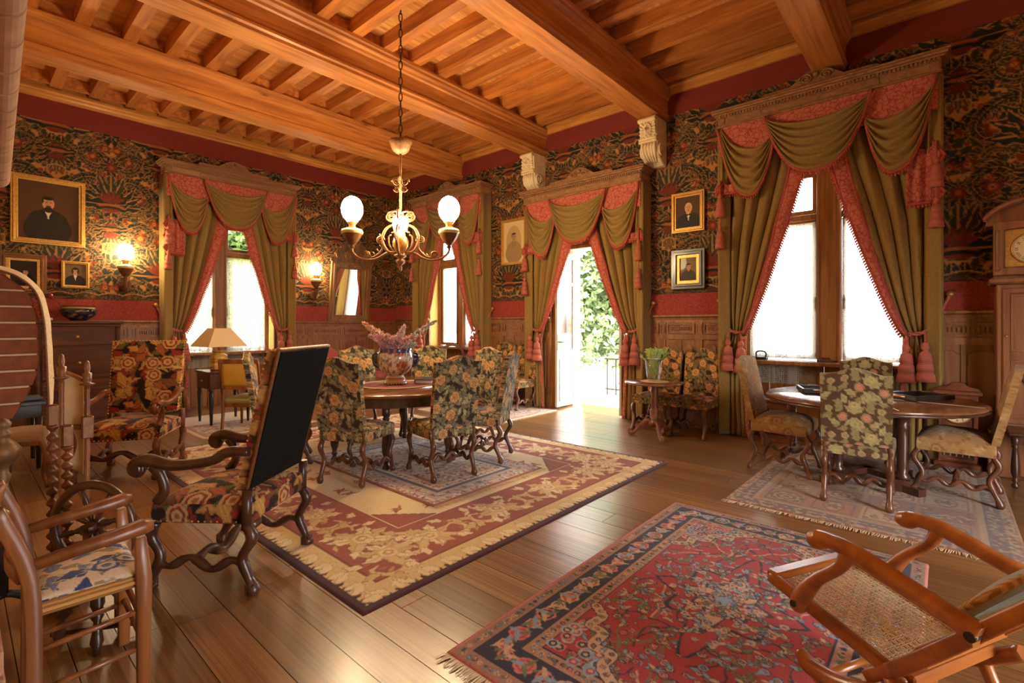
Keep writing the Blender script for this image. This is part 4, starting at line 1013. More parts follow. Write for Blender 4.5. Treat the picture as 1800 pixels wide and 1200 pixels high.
# ---- hoop-backed chair near the corner window
t = thing('hoop_chair', 'wooden chair with arched hoop back near the corner window', 'chair', (5.95, 6.75, 0), face(.55, .83))
mb = MB(); mb.tube(crv([(-.2,-.2,.46),(-.21,-.24,.8),(-.17,-.27,.98),(0,-.28,1.06),(.17,-.27,.98),(.21,-.24,.8),(.2,-.2,.46)], 6), .026, 8); mb.build('hoop_back', M['chairleg'], t)
mb = MB(); mb.bar((-.2,-.235,.76),(.2,-.235,.76),.02,.07); mb.build('back_rail', M['chairleg'], t, .005)
mb = MB(); pad(mb, .4, .46, .42, .41, .47, .01, F_WALL, 12); mb.build('seat', M['tapestry'], t)
for sx in (-1, 1):
    for yy in (-.18, .18): MB().tube([(sx*.18,yy,.42),(sx*.2,yy*1.1,0)], [.022,.016], 8).build('leg', M['chairleg'], t)

# ---- low chair with blue toile cushion and rush seat (foreground)
t = thing('rush_armchair', 'small wooden armchair with blue toile cushion on a rush seat', 'armchair', (.335, 2.505, 0), face(1, -.04))
W, D = .42, .3; m = M['oak']
for sx in (-1, 1):
    mb = MB(); mb.tube(crv([(sx*W*.5,-D/2,0),(sx*W*.5,-D/2,.42),(sx*W*.5,-D/2-.02,.6),(sx*W*.5,-D/2-.09,.8)], 5), .031, 4); mb.build('back_post', m, t, .004)
    mb = MB(); mb.tube([(sx*W*.5,D/2,0),(sx*W*.5,D/2,.45),(sx*W*.5,D/2-.01,.6)], [.027,.034,.024], 4); mb.build('leg', m, t, .004)
    mb = MB(); mb.tube([(sx*W*.5,-D/2-.02,.59),(sx*W*.5,0,.615),(sx*W*.5,D*.5,.635),(sx*W*.5,D*.6,.635)], [.024,.028,.036,.024], 4, flat=.9); mb.build('arm', m, t)
    for zz in (.16,.3): 
        mb = MB(); mb.tube([(sx*W*.5,-D/2,zz),(sx*W*.5,D/2,zz+.02)], .011, 6); mb.build('stretcher', m, t)
for zz, rr in ((.2,.011),(.28,.011)): MB().tube([(-W*.5,D/2,zz),(W*.5,D/2,zz)], rr, 6).build('stretcher', m, t)
mb = MB(); mb.grid(lambda u, v: ((u-.5)*W,-D/2-.085+.02*v-.03*math.sin(PI*u)-.0,.68+.11*v), 10, 3); mb.build('crest_rail', m, t, solid=.022)
mb = MB(); mb.grid(lambda u, v: ((u-.5)*W,-D/2-.03-.03*math.sin(PI*u),.54+.05*v), 10, 2); mb.build('back_slat', m, t, solid=.016)
mb = MB(); mb.cbox(0,0,.43,W*1.02,D*1.02,.045); mb.build('rush_seat', M['rush'], t, .018)
cu = MB(); pad(cu, W*.9, W*.94, D*.98, .453, .478, .012, F_TOILE, 90); tag(cu.build('seat_cushion', M['tapestry']), 'thin blue and cream toile cushion on the small rush armchair', 'cushion'); o = bpy.data.objects['seat_cushion']; o.location = t.location; o.rotation_euler = t.rotation_euler
# ---- small dark chair beside the desk by the fireplace
t = thing('carved_side_chair', 'low carved wooden chair by the fireplace, beyond the spinning wheel', 'chair', (.42, 6.15, 0), face(.9, -.45))
mb = MB(); pad(mb, .42, .46, .42, .4, .47, .02, Cv(.1,.1,.02,S(150,116,78)), 12); mb.build('seat', M['tapestry'], t)
for sx in (-1, 1):
    MB().tube(crv([(sx*.2,.2,.4),(sx*.22,.24,.28),(sx*.2,.21,.12),(sx*.21,.25,0)], 5), lin([.03,.034,.02,.026], 16), 8).build('leg', M['mahog'], t)
    MB().tube(crv([(sx*.19,-.2,0),(sx*.19,-.19,.4),(sx*.2,-.26,.7),(sx*.17,-.32,.86)], 5), .022, 6).build('back_post', M['mahog'], t)
mb = MB(); mb.grid(lambda u, v: ((u-.5)*.42,-.27-.05*v-.02*math.sin(PI*u),.62+.24*v+.03*math.sin(PI*u)), 10, 5); mb.build('back_panel', M['mahog'], t, solid=.03)
mb = MB(); mb.cbox(0,0,.385,.44,.42,.05); mb.build('seat_rail', M['mahog'], t, .008)

# ---- cane rocking lounge chair (right foreground)
t = thing('cane_rocker', 'reclining wooden rocking chair with woven cane seat and scrolled arms', 'rocking chair', (2.225, .2, 0), face(.457, .89))
m = M['beech']; W = .43
for sx in (-1, 1):
    x = sx*W/2; P = lambda y, z, dx=0: (x+dx, y, z)
    mb = MB(); mb.tube(crv([P(.25,.405),P(.1,.375),P(-.1,.335),P(-.24,.30)], 5), .027, 4); mb.build('seat_rail', m, t, .005)
    mb = MB(); p = crv([P(.065,.628,sx*.03),P(.045,.638,sx*.03),P(.02,.645,sx*.03),P(-.02,.655,sx*.03),P(-.1,.65,sx*.03),P(-.25,.612,sx*.02),P(-.36,.585,sx*.02),P(-.43,.565,sx*.02)], 6); mb.tube(p, lin([.012,.034,.04,.03,.032,.03,.032,.042], len(p)), 10, flat=.85); ar = mb.build('arm', m, t)
    mb = MB(); mb.tube([P(-.42,.568,-.03),P(-.42,.568,.06*sx+.0)], .014, 10); mb.build('pivot_pin', M['ebony'], ar)
    mb = MB(); p = crv([P(.11,.36,sx*.03),P(.09,.41,sx*.03),P(.03,.5,sx*.03),P(-.05,.58,sx*.03),P(-.08,.645,sx*.03)], 5); mb.tube(p, lin([.028,.032,.022,.02,.026], len(p)), 8); s_ = mb.build('arm_support', m, t)
    mb = MB(); mb.tube([P(.1,.385,sx*.05),P(.1,.385,sx*.066)], .012, 10); mb.build('pivot_pin', M['ebony'], s_)
    mb = MB(); p = crv([P(-.12,.25),P(-.25,.375),P(-.42,.57),P(-.6,.78),P(-.75,.97)], 5); mb.tube(p, lin([.026,.032,.03,.026,.02], len(p)), 4); mb.build('back_post', m, t, .005)
    mb = MB(); p = crv([P(.11,.20,sx*.02),P(.06,.17,sx*.02),P(-.06,.185,sx*.02),P(-.2,.25,sx*.02),P(-.32,.34,sx*.02)], 6); mb.tube(p, lin([.022,.034,.038,.036,.03], len(p)), 6, flat=.8); mb.build('side_brace', m, t)
    mb = MB(); p = crv([P(.13,.05,sx*.02),P(.0,.028,sx*.02),P(-.25,.03,sx*.02),P(-.5,.07,sx*.02),P(-.72,.16,sx*.02)], 6); mb.tube(p, lin([.02,.026,.026,.026,.02], len(p)), 6); mb.build('rocker_runner', m, t)
    for y0, z0, y1 in ((-.06,.185,-.06),(-.2,.3,-.3)):
        mb = MB(); mb.tube([P(y0,z0,sx*.01),P(y1,.05,sx*.02)], [.024,.02], 6); mb.build('leg', m, t)
for y, z in ((.245,.405),(-.235,.315)):
    mb = MB(); mb.bar((-W/2,y,z),(W/2,y,z),.05,.04); mb.build('seat_crossbar', m, t, .006)
mb = MB(); mb.bar((-W/2,-.27,.40),(W/2,-.27,.40),.04,.05); mb.build('back_lower_rail', m, t, .006)
def cane(P0, UX, UY, nx, ny, name):
    """woven cane: a lattice of strands in four directions, one piece"""
    mb = MB(); r_ = .0016; P0 = Vector(P0); UX = Vector(UX); UY = Vector(UY); nn = UX.cross(UY).normalized()
    def st(a, b, h): mb.tube([P0+UX*a[0]+UY*a[1]+nn*h, P0+UX*b[0]+UY*b[1]+nn*h], r_, 4, cap=False, smooth=False)
    for i in range(nx+1):
        for d in (-.16, .16):
            q = min(1, max(0, (i+d)/nx)); st((q,0), (q,1), 0)
    for j in range(ny+1):
        for d in (-.16, .16):
            q = min(1, max(0, (j+d)/ny)); st((0,q), (1,q), .002)
    lx, ly = UX.length, UY.length; k = lx/nx; 
    for i in range(-ny, nx+1):
        for sgn in (0, 1):
            a0 = max(0, i)/nx; b0 = max(0, -i)/ny; ln = min(nx-max(0, i), ny-max(0, -i))
            if ln <= 0: continue
            a1 = a0+ln/nx; b1 = b0+ln/ny
            if sgn: st((1-a0,b0), (1-a1,b1), .004)
            else: st((a0,b0), (a1,b1), .0035)
    return mb.build(name, M['cream'], t, kind='stuff')
cane((-W/2+.02,.215,.402), (W-.04,0,0), (0,-.42,-.088), 17, 18, 'cane_seat')
cane((-W/2+.02,-.28,.41), (W-.04,0,0), (0,-.44,.52), 16, 24, 'cane_back')
mb = MB(); mb.grid(lambda u, v: ((u-.5)*W*.8*math.sin(PI*(.12+.76*v))**.5, -.33-.22*v+.02+.03*math.sin(PI*u)*math.sin(PI*v), .5+.26*v+.02), 14, 12); cu_ = mb.build('back_pad', plain('grey_green_cloth', S(150,156,140), .9, 0, 0, .1, 60), t, solid=.03)
mb = MB(); mb.tube([((.0+math.cos(k*PI/16))*W*.4, -.44-.12*math.sin(k*PI/16)+.03, .63+.14*math.sin(k*PI/16)+.02) for k in range(33)], .012, 6, cap=False); mb.build('rope_trim', M['rush'], cu_)
mb = MB(); mb.bar((-W/2,-.74,.95),(W/2,-.74,.95),.03,.06); mb.build('crest_rail', m, t, .006)
mb = MB(); mb.tube([(-W/2,-.3,.2),(W/2,-.3,.2)], .014, 8); mb.build('stretcher', m, t)
mb = MB(); mb.tube([(-W/2,.06,.12),(W/2,.06,.12)], .014, 8); mb.build('stretcher', m, t)
# ================================================================== rugs
def rug(name, x0, x1, y0, y1, z, cv, label, step=.01, fringe_sides=(), th=.01, wave=.0):
    nx = int((x1-x0)/step); ny = int((y1-y0)/step); X = np.linspace(0, x1-x0, nx+1); Y = np.linspace(0, y1-y0, ny+1); XX, YY = np.meshgrid(X, Y)
    E = np.minimum(np.minimum(XX, x1-x0-XX), np.minimum(YY, y1-y0-YY))
    Z = th*np.clip(E/.012, 0, 1)**.5+wave*np.sin(XX*2.1+YY*1.3)*np.clip(E*4, 0, 1)
    cx, cy = (x0+x1)/2, (y0+y1)/2
    o = fast_grid(name, np.stack([XX+x0-cx, YY+y0-cy, Z], -1), cv.get(XX, YY), M['rug']); o.location = (cx, cy, z); tag(o, label, 'rug')
    for sd in fringe_sides:
        mb = MB(); rr = random.Random(4); L_ = (x1-x0) if sd in 'SN' else (y1-y0); n = int(L_/.009)
        for i in range(n):
            q = (i+.5)/n*L_-L_/2; e = rr.uniform(.045,.075); d = rr.uniform(-.014,.014)
            if sd in 'SN': s_ = -1 if sd == 'S' else 1; y = s_*(y1-y0)/2; a = (q,y,.004); b = (q+d,y+s_*e,.003); w_ = (.0035,0,0)
            else: s_ = -1 if sd == 'W' else 1; x = s_*(x1-x0)/2; a = (x,q,.004); b = (x+s_*e,q+d,.003); w_ = (0,.0035,0)
            a = Vector(a); b = Vector(b); w_ = Vector(w_); mb.add([a-w_, a+w_, b+w_*.6, b-w_*.6, (a+b)/2+Vector((0,0,.004))], [(0,1,4),(1,2,4),(2,3,4),(3,0,4)])
        mb.build('fringe', M['cream'], o, kind='stuff')
    return o
def edge_xy(c): 
    X = (np.arange(c.nx)+.5)*c.px; Y = (np.arange(c.ny)+.5)*c.px; XX, YY = np.meshgrid(X, Y)
    return XX, YY, np.minimum(np.minimum(XX, c.w-XX), np.minimum(YY, c.h-YY))
def band(c, d0, d1, col):
    XX, YY, E = edge_xy(c); c.a[(E >= d0) & (E < d1)] = col
def around(c, d, step, fn):
    """call fn(x, y, direction along the edge) at even steps on a rectangle d inside the edge"""
    w, h = c.w-2*d, c.h-2*d
    for (ax, ay, bx, by, L_) in ((d,d,d+w,d,w),(d+w,d,d+w,d+h,h),(d+w,d+h,d,d+h,w),(d,d+h,d,d,h)):
        n = max(1, round(L_/step)); rt = math.atan2(by-ay, bx-ax)
        for i in range(n): 
            q = (i+.5)/n; fn(ax+(bx-ax)*q, ay+(by-ay)*q, rt, i)
# big cream carpet with rust acanthus border
cream, straw, rustc, plum, brown = S(226,206,160), S(206,174,118), S(158,84,60), S(70,34,38), S(128,72,48)
q = random.Random(8)
R1 = Cv(3.5, 4.42, .008, cream, False)
band(R1, 0, .05, plum); band(R1, .05, .2, S(214,186,130)); band(R1, .2, .225, brown); band(R1, .225, .7, rustc); band(R1, .7, .715, brown)
around(R1, .05, .085, lambda x, y, rt, i: R1.leaf(x, y, .045, .03, rt+PI/2, plum))
around(R1, .06, .085, lambda x, y, rt, i: R1.leaf(x, y, .12, .03, rt+PI/2+.4*(1 if i % 2 else -1), cream, .2, (S(176,134,88),.004), None, 2))
XX, YY, E = edge_xy(R1)
# the field with cut corners
cx_, cy_ = np.minimum(XX, R1.w-XX)-.72, np.minimum(YY, R1.h-YY)-.72
R1.a[(cx_ > 0) & (cy_ > 0) & (cx_+cy_ < .34)] = rustc; ln = (cx_ > 0) & (cy_ > 0) & (np.abs(cx_+cy_-.34) < .012); R1.a[ln] = brown
def acan(x, y, rt, i):
    k = q.uniform(.85, 1.15)
    for a in range(7):
        an = rt+PI*2*a/7+q.uniform(-.2,.2); R1.leaf(x+.02*math.cos(an), y+.02*math.sin(an), .17*k, .045*k, an, cream if a % 2 else straw, q.uniform(-.3,.3), (brown,.006), S(190,146,96), 3)
    R1.rose(x, y, .075*k, [straw, cream, S(196,150,96), cream], 6, i)
    for s_ in (-1, 1):
        p = crv([(x+math.cos(rt)*a*s_-math.sin(rt)*b, y+math.sin(rt)*a*s_+math.cos(rt)*b, 0) for a, b in ((.08,-.05),(.18,-.14),(.27,-.06),(.24,.05),(.17,.03))], 6)
        R1.stroke(p, .026, S(214,184,130), .008)
        for a, b, an in ((.14,-.12,-1),(.24,-.1,-.2),(.27,.0,1.1),(.2,.12,2)):
            R1.leaf(x+math.cos(rt)*a*s_-math.sin(rt)*b, y+math.sin(rt)*a*s_+math.cos(rt)*b, .1, .032, (rt+an) if s_ > 0 else rt+PI-an, straw if a > .2 else cream, .3, (brown,.005), None, 2)
for k in range(700):
    x, y = q.uniform(.27, R1.w-.27), q.uniform(.27, R1.h-.27)
    if min(x, R1.w-x, y, R1.h-y) < .62: R1.leaf(x, y, q.uniform(.05,.1), q.uniform(.012,.02), q.uniform(0, 6.3), q.choice((straw, S(190,150,96), S(176,104,76), cream)), q.uniform(-.4,.4), (brown,.003), None, 2)
around(R1, .46, .6, acan)
for x in (.46, R1.w-.46):
    for y in (.46, R1.h-.46): acan(x, y, .8, 1)
    for y in (.8, R1.h-.8): pass
for k in range(46):
    x, y = q.uniform(.95, R1.w-.95), q.uniform(.95, R1.h-.95)
    if k < 30: x, y = (q.choice((.92, R1.w-.92))+q.uniform(-.1,.1), y) if k % 2 else (x, q.choice((.92, R1.h-.92))+q.uniform(-.1,.1))
    for a in range(5): R1.leaf(x, y, q.uniform(.05,.1), .014, q.uniform(0, 6.3), q.choice((rustc, brown, S(176,120,80))), .4)
    R1.rose(x, y, .026, [S(166,90,66), S(196,130,92)], 4, k)
R1.noise(.07)
rug('cream_carpet', 1.3, 4.8, 2.1, 6.52, 0, R1, 'large cream carpet with rust acanthus-leaf border under the dining table', .0095)
# small faded rug lying on it
R1b = Cv(1.36, 2.1, .007, S(190,164,140), False)
navy, dusty, ice = S(86,88,108), S(184,140,112), S(212,198,178)
band(R1b, 0, .03, S(150,96,76)); band(R1b, .03, .09, ice); band(R1b, .09, .21, S(176,160,148)); band(R1b, .21, .26, navy); band(R1b, .26, .34, ice)
def sprig(c, x, y, k, pal, n=5):
    t0 = q.uniform(0, 6)
    for a in range(n): c.leaf(x, y, .045*k, .011*k, t0+a*2*PI/n, q.choice(pal), .3)
    c.ell(x, y, .013*k, .013*k, 0, q.choice(pal))
for d, s_ in ((.06,.06),(.15,.09),(.3,.07)): around(R1b, d, s_, lambda x, y, rt, i: sprig(R1b, x, y, .9, (navy, dusty, ice, S(160,96,78))))
for k in range(230): sprig(R1b, q.uniform(.38, .98), q.uniform(.38, 1.72), q.uniform(.8,1.4), (navy, dusty, ice, S(196,170,150), S(150,92,76)))
R1b.noise(.08)
rug('faded_rug', 2.42, 3.78, 2.93, 5.03, .0115, R1b, 'small faded rug with blue border lying on top of the cream carpet', .009, 'S', .009)
# red persian rug
R2 = Cv(2.37, 1.52, .0045, S(162,48,54), False)
red, nv, cr, bl, gn, pk_ = S(162,48,54), S(44,40,58), S(188,156,124), S(126,150,168), S(104,110,76), S(194,110,104)
band(R2, 0, .012, S(186,110,104)); band(R2, .012, .075, S(150,112,92)); band(R2, .075, .225, nv); band(R2, .225, .285, S(166,122,98)); band(R2, .285, .293, nv)
def bloom(c, x, y, k, cols):
    t0 = q.uniform(0, 6); c.rose(x, y, .027*k, cols, 5, t0)
    for a in range(q.randint(0, 2)): c.leaf(x, y, .05*k, .012*k, t0+a*2.2, q.choice((gn, bl, cr)), .3, (nv,.0025))
around(R2, .043, .032, lambda x, y, rt, i: bloom(R2, x, y, .45, [q.choice((cr, nv, gn)), q.choice((red, nv, pk_))]))
around(R2, .255, .036, lambda x, y, rt, i: bloom(R2, x, y, .5, [q.choice((cr, nv, gn)), q.choice((red, pk_, nv))]))
def bd(x, y, rt, i):
    R2.stroke(crv([(x-.06*math.cos(rt), y-.06*math.sin(rt), 0), (x-.03*math.sin(rt), y+.03*math.cos(rt), 0), (x+.06*math.cos(rt), y+.06*math.sin(rt), 0)], 4), .004, gn)
    R2.rose(x, y, .05 if i % 2 else .036, [q.choice((cr, pk_)), q.choice((S(176,62,60), nv)), q.choice((cr, pk_)), red], 6, i)
    for a in range(3): R2.leaf(x, y, .065, .013, rt+a*2.1+i, q.choice((gn, bl, cr)), .3)
around(R2, .15, .098, bd)
def scatter(n, x0, x1, y0, y1, k0, k1, keep=lambda x, y: True):
    for _ in range(n):
        x, y = q.uniform(x0, x1), q.uniform(y0, y1)
        if keep(x, y): bloom(R2, x, y, q.uniform(k0, k1), [q.choice((nv, nv, S(110,30,40))), q.choice((cr, bl, pk_, gn, cr)), q.choice((red, S(140,40,52), nv)), q.choice((cr, pk_, bl))])
def vine(n):
    for _ in range(n):
        x, y, a = q.uniform(.32, 2.05), q.uniform(.32, 1.2), q.uniform(0, 6); p = [(x, y, 0)]
        for _k in range(4): a += q.uniform(-1, 1); x += .06*math.cos(a); y += .06*math.sin(a); p.append((x, y, 0))
        R2.stroke([v for v in crv(p, 3) if .3 < v[0] < 2.07 and .3 < v[1] < 1.22] or [(1,.7),(1.01,.7)], .004, q.choice((nv, gn, cr)))
vine(150); scatter(600, .31, 2.06, .31, 1.21, .5, .95)
mx_, my_ = R2.w/2, R2.h/2
for sx in (0, 1):
    for sy in (0, 1):
        X = lambda a: .295+a if sx == 0 else R2.w-.295-a
        Y = lambda b: .295+b if sy == 0 else R2.h-.295-b
        for i in range(40):
            a, b = q.uniform(0,.3), q.uniform(0,.26)
            if a/.36+b/.3 < 1: R2.rose(X(a), Y(b), .03, [q.choice((bl, S(150,170,180), pk_)), q.choice((nv, red)), cr], 5, i)
        p = crv([(X(.42),Y(0),0),(X(.36),Y(.07),0),(X(.27),Y(.06),0),(X(.25),Y(.14),0),(X(.15),Y(.15),0),(X(.15),Y(.24),0),(X(.06),Y(.25),0),(X(0),Y(.33),0)], 6)
        R2.stroke(p, .03, nv); R2.stroke(p, .024, cr)
        for v in p[::3]: bloom(R2, v[0], v[1], .5, [q.choice((gn, nv)), pk_])
for r_, col in ((1.0,nv),(.93,S(160,50,54)),(.6,S(70,46,60)),(.52,S(190,150,124)),(.3,S(150,52,56)),(.16,bl)):
    R2.shape(mx_, my_, .55, lambda X, Y: np.abs(X)*.62*(1-.1*np.cos(np.arctan2(Y, X)*10))+np.abs(Y)*.9-.3*r_*(1+.13*np.cos(8*np.arctan2(Y, X))), col)
for i in range(280):
    a = q.uniform(0, 6.3); r_ = q.uniform(.05,.36); bloom(R2, mx_+r_*math.cos(a)*1.15, my_+r_*math.sin(a)*.8, q.uniform(.45,.8), [q.choice((nv, nv, cr)), q.choice((pk_, cr, bl)), q.choice((red, nv))])
R2.noise(.1)
rug('red_persian_rug', 1.39, 3.76, .07, 1.6, 0, R2, 'red persian rug with navy medallion and border beside the rocking chair', .0055, 'W', .011)
# panelled garden rug under the games table
R3 = Cv(2.42, 1.72, .007, S(176,132,108), False)
tan, blu, mad = S(198,166,132), S(96,92,110), S(140,70,62)
band(R3, 0, .02, S(150,84,66)); band(R3, .02, .07, tan); band(R3, .07, .17, blu); band(R3, .17, .2, tan)
for d, s_ in ((.045,.06),(.12,.085)): around(R3, d, s_, lambda x, y, rt, i: sprig(R3, x, y, 1, (tan, mad, S(210,186,150), blu)))
nxp, nyp = 6, 4
for i in range(nxp):
    for j in range(nyp):
        w_, h_ = (R3.w-.42)/nxp, (R3.h-.42)/nyp; x, y = .21+w_*(i+.5), .21+h_*(j+.5); colr = q.choice((tan, S(186,120,92), S(170,140,116), S(206,178,140), S(150,110,100)))
        R3.shape(x, y, w_*.72, lambda X, Y: np.maximum(np.abs(X)-w_/2+.012, np.abs(Y)-h_/2+.012), colr)
        R3.shape(x, y, w_*.72, lambda X, Y: np.abs(np.maximum(np.abs(X)-w_/2+.035, np.abs(Y)-h_/2+.035))-.006, mad if (i+j) % 2 else blu)
        if (i+j) % 3 == 0: R3.rose(x, y, .12, [blu, tan, mad, tan, blu], 8, i)
        elif (i+j) % 3 == 1:
            for k in range(9): sprig(R3, x+q.uniform(-.11,.11), y+q.uniform(-.11,.11), 1, (blu, mad, S(214,190,150)))
        else: R3.ell(x, y, .12, .07, 0, mad); R3.ell(x, y, .1, .055, 0, tan); sprig(R3, x, y, 1.6, (blu, mad))
R3.a = .62*R3.a*.82+.38*np.array(S(160,132,108))*.82; R3.noise(.09)
rug('panelled_rug', 4.1, 6.52, -.38, 1.34, 0, R3, 'faded panelled rug with cream fringe under the games table', .0095, 'W', .009)
R4 = Cv(1.5, 1.0, .01, S(188,162,136), False)
band(R4, 0, .04, S(206,186,160)); band(R4, .04, .12, S(166,124,104))
for k in range(150): sprig(R4, q.uniform(.1, 1.4), q.uniform(.1, .9), 1.3, (S(150,110,98), S(206,184,156), S(130,100,92)))
rug('pale_rug', 2.02, 3.5, 6.85, 8.6, 0, R4, 'pale worn rug under the lamp table and yellow-backed armchair', .012, 'S', .008)
rug('window_rug', 5.1, 6.55, 4.78, 6.6, 0, R4, 'pinkish worn rug along the panelling beside the left door curtain', .012, 'S', .008)
# ================================================================== tables and what stands on them
def turned(mb, x, y, z0, z1, r_, seg=12):
    h = z1-z0; mb.lathe([(r_*a, z0+h*b) for a, b in ((.55,0),(.8,.02),(.95,.05),(.6,.09),(.5,.11),(.85,.14),(.6,.17),(.62,.2),(1,.28),(1.05,.4),(.85,.62),(.62,.76),(.95,.79),(.6,.82),(1,.85),(1,1))], seg, (x,y,0), lobes=6, amp=.03)
t = thing('dining_table', 'round polished walnut dining table among the tapestry chairs', 'table', (TC[0], TC[1], .012))
mb = MB(); mb.lathe([(.0001,.705),(.84,.705),(.875,.712),(.885,.725),(.875,.738),(.0001,.738)], 64); mb.build('tabletop', M['tabletop'], t)
mb = MB(); mb.lathe([(.72,.6),(.74,.6),(.74,.705),(.70,.705),(.70,.6),(.72,.6)], 48, smooth=False); mb.build('apron', M['dark'], t)
for k in range(6):
    a = math.radians(226+60*k); mb = MB(); turned(mb, .66*math.cos(a), .66*math.sin(a), 0, .62, .04); mb.M = Matrix.Translation((.66*math.cos(a),.66*math.sin(a),.65)) @ Matrix.Rotation(a,4,'Z'); mb.cbox(0,0,0,.08,.08,.11); mb.build('leg', M['dark'], t)
cvd = Cv(.9, .9, .01, S(176,92,88), False)
for k in range(60): cvd.leaf(.45, .45, q.uniform(.2,.4), .02, q.uniform(0, 6.3), q.choice((S(198,130,112), S(160,72,76), S(206,160,130))))
mb = MB(); n = 72; TZ = .012+.738
mb.grid(lambda u, v: ((.012+.40*v)*math.cos(2*PI*u)*(1+.02*math.cos(2*PI*u*18)*(v > .97)), (.012+.40*v)*math.sin(2*PI*u), .004), n, 16, True, lambda u, v: S(206,182,130) if v > .86 else cvd.t(.45+.4*v*math.cos(2*PI*u), .45+.4*v*math.sin(2*PI*u)), True)
o = mb.build('table_mat', M['tapestry'], None, solid=.003); o.location = (3.2, 4.52, TZ+.001); tag(o, 'round pink mat with scalloped cream edge under the big vase', 'table mat')
# porcelain bowl-vase
cvv = Cv(.5, .35, .004, S(222,208,192))
for k in range(150): cvv.leaf(q.uniform(0,.5), q.uniform(0,.35), q.uniform(.03,.06), .011, q.uniform(0,6.3), q.choice((S(146,70,46), S(86,84,112), S(150,140,104), S(200,160,110), S(60,50,56))), .3)
for k in range(9): cvv.rose(q.uniform(0,.5), q.uniform(0,.35), .032, [S(150,66,44), S(196,120,84), S(166,76,52), S(214,180,140)], 5, k)
t = thing('porcelain_vase', 'large footed porcelain vase painted with rust and blue flowers on the dining table', 'vase', (3.2, 4.52, TZ+.006))
pf = [(.09,0),(.125,.004),(.13,.02),(.105,.05),(.112,.06),(.095,.085),(.088,.1),(.12,.12),(.165,.17),(.19,.23),(.196,.29),(.185,.34),(.176,.37),(.19,.395),(.18,.395),(.168,.37)]
def vcolr(tt, w_):
    i = w_*(len(pf)-1)
    if i < 2.5: return S(206,196,190) if int(tt*9) % 2 else S(70,80,130)
    if i < 6.5: return S(214,190,176)
    if i > 11.6: return S(64,70,124) if int(tt*11) % 3 else S(176,110,84)
    return cvv.t(tt*.18, .02+w_*.4)
P2 = crv([(a, 0, b) for a, b in pf[:13]], 3); prof2 = [(v.x, v.z) for v in P2]+pf[13:]
npf = len(prof2)
def vc2(tt, w_):
    z = prof2[min(npf-1, int(round(w_*(npf-1))))][1]
    if z < .02: return S(206,196,190) if int(tt*9) % 2 else S(70,80,130)
    if z < .105: return S(216,196,182) if z < .06 or z > .075 else S(150,90,80)
    if z > .35: return S(64,70,124) if int(tt*11) % 4 else S(176,110,84)
    return cvv.t(tt*.18, z)
mb = MB(); mb.lathe(prof2, 80, cols=vc2); mb.build('body', M['ceramic'], t)
for s_ in (0, PI):
    a = s_+math.radians(139); mb = MB(); mb.M = Matrix.Translation((.2*math.cos(a),.2*math.sin(a),.27)) @ Matrix.Rotation(a,4,'Z')
    mb.ball((0,0,0),.038,10,1.3); mb.tube(crv([(-.01,0,.07),(.035,0,.05),(.04,0,0),(.02,0,-.06),(-.02,0,-.08)],5),.014,8); mb.build('mask_handle', plain('cobalt_glaze', S(54,50,78), .15, 0, .5), t)
e1 = Vector((.661,-.7504,0)); e2 = Vector((.7504,.661,0))
for lab, lx, ly, h, cl, thk in (('long orange plume leaning far to the left out of the vase', -.36, .0, .40, (S(226,150,96), S(232,176,120)), .055), ('pink plume low on the left of the vase', -.27, -.05, .26, (S(214,128,130), S(226,160,150)), .06),
        ('rose pink plume at front centre of the vase', -.08, -.1, .26, (S(214,130,120), S(228,170,150)), .075), ('pale pink upright plume behind the centre of the vase', .06, .1, .33, (S(222,170,160), S(230,196,170)), .05), ('lilac blossom at the centre of the vase', .0, .02, .25, (S(190,150,176), S(206,170,180)), .05),
        ('peach upright plume right of centre in the vase', .1, .0, .37, (S(222,170,140), S(206,160,150)), .045), ('deep pink plume leaning right out of the vase', .2, -.06, .24, (S(214,112,112), S(226,150,140)), .06), ('crimson blossom low at the front rim of the vase', -.14, -.12, .17, (S(180,70,72), S(200,100,92)), .06),
        ('long green and cream spike reaching far right out of the vase', .44, .05, .42, (S(150,150,96), S(206,186,130)), .035), ('cream blossom low on the right rim of the vase', .22, .05, .16, (S(214,206,170), S(190,180,130)), .055)):
    t = thing('flower_plume', lab, 'flower', (3.2, 4.52, TZ+.28), 0, 'astilbe plumes in the porcelain vase')
    end = e1*lx+e2*ly+Vector((0,0,h)); p = crv([(0,0,0), end*.45+Vector((0,0,.07)), end], 6)
    mb = MB(); mb.tube(p, .005, 5); mb.build('stem', M['leaf'], t)
    mb = MB(); rr = random.Random(int(h*1000)+int(lx*77))
    for i in range(420):
        k = rr.uniform(.3, 1); j = k*(len(p)-1); a = p[int(j)]; b = p[min(len(p)-1, int(j)+1)]; c = a+(b-a)*(j-int(j)); rad = thk*(1.15-k)*1.6*rr.random()**.5
        d = Vector((rr.gauss(0,1), rr.gauss(0,1), rr.gauss(0,.8))).normalized(); c = c+d*rad; s_ = rr.uniform(.008,.016)
        n1 = d.cross(Vector((rr.gauss(0,1), rr.gauss(0,1), 1))).normalized()*s_; mb.col = tuple(.62*v+.38 for v in cl[rr.random() > .5])
        mb.add([c-n1, c+d*s_*1.4, c+n1, c-d*s_*.6], [(0,1,2,3)], cols=[mb.col]*4)
    o = bpy.data.objects.new('blossom', mb.mesh('blossom', False)); COL.objects.link(o); o.data.materials.append(M['foliage']); o.parent = t; o['kind'] = 'stuff'
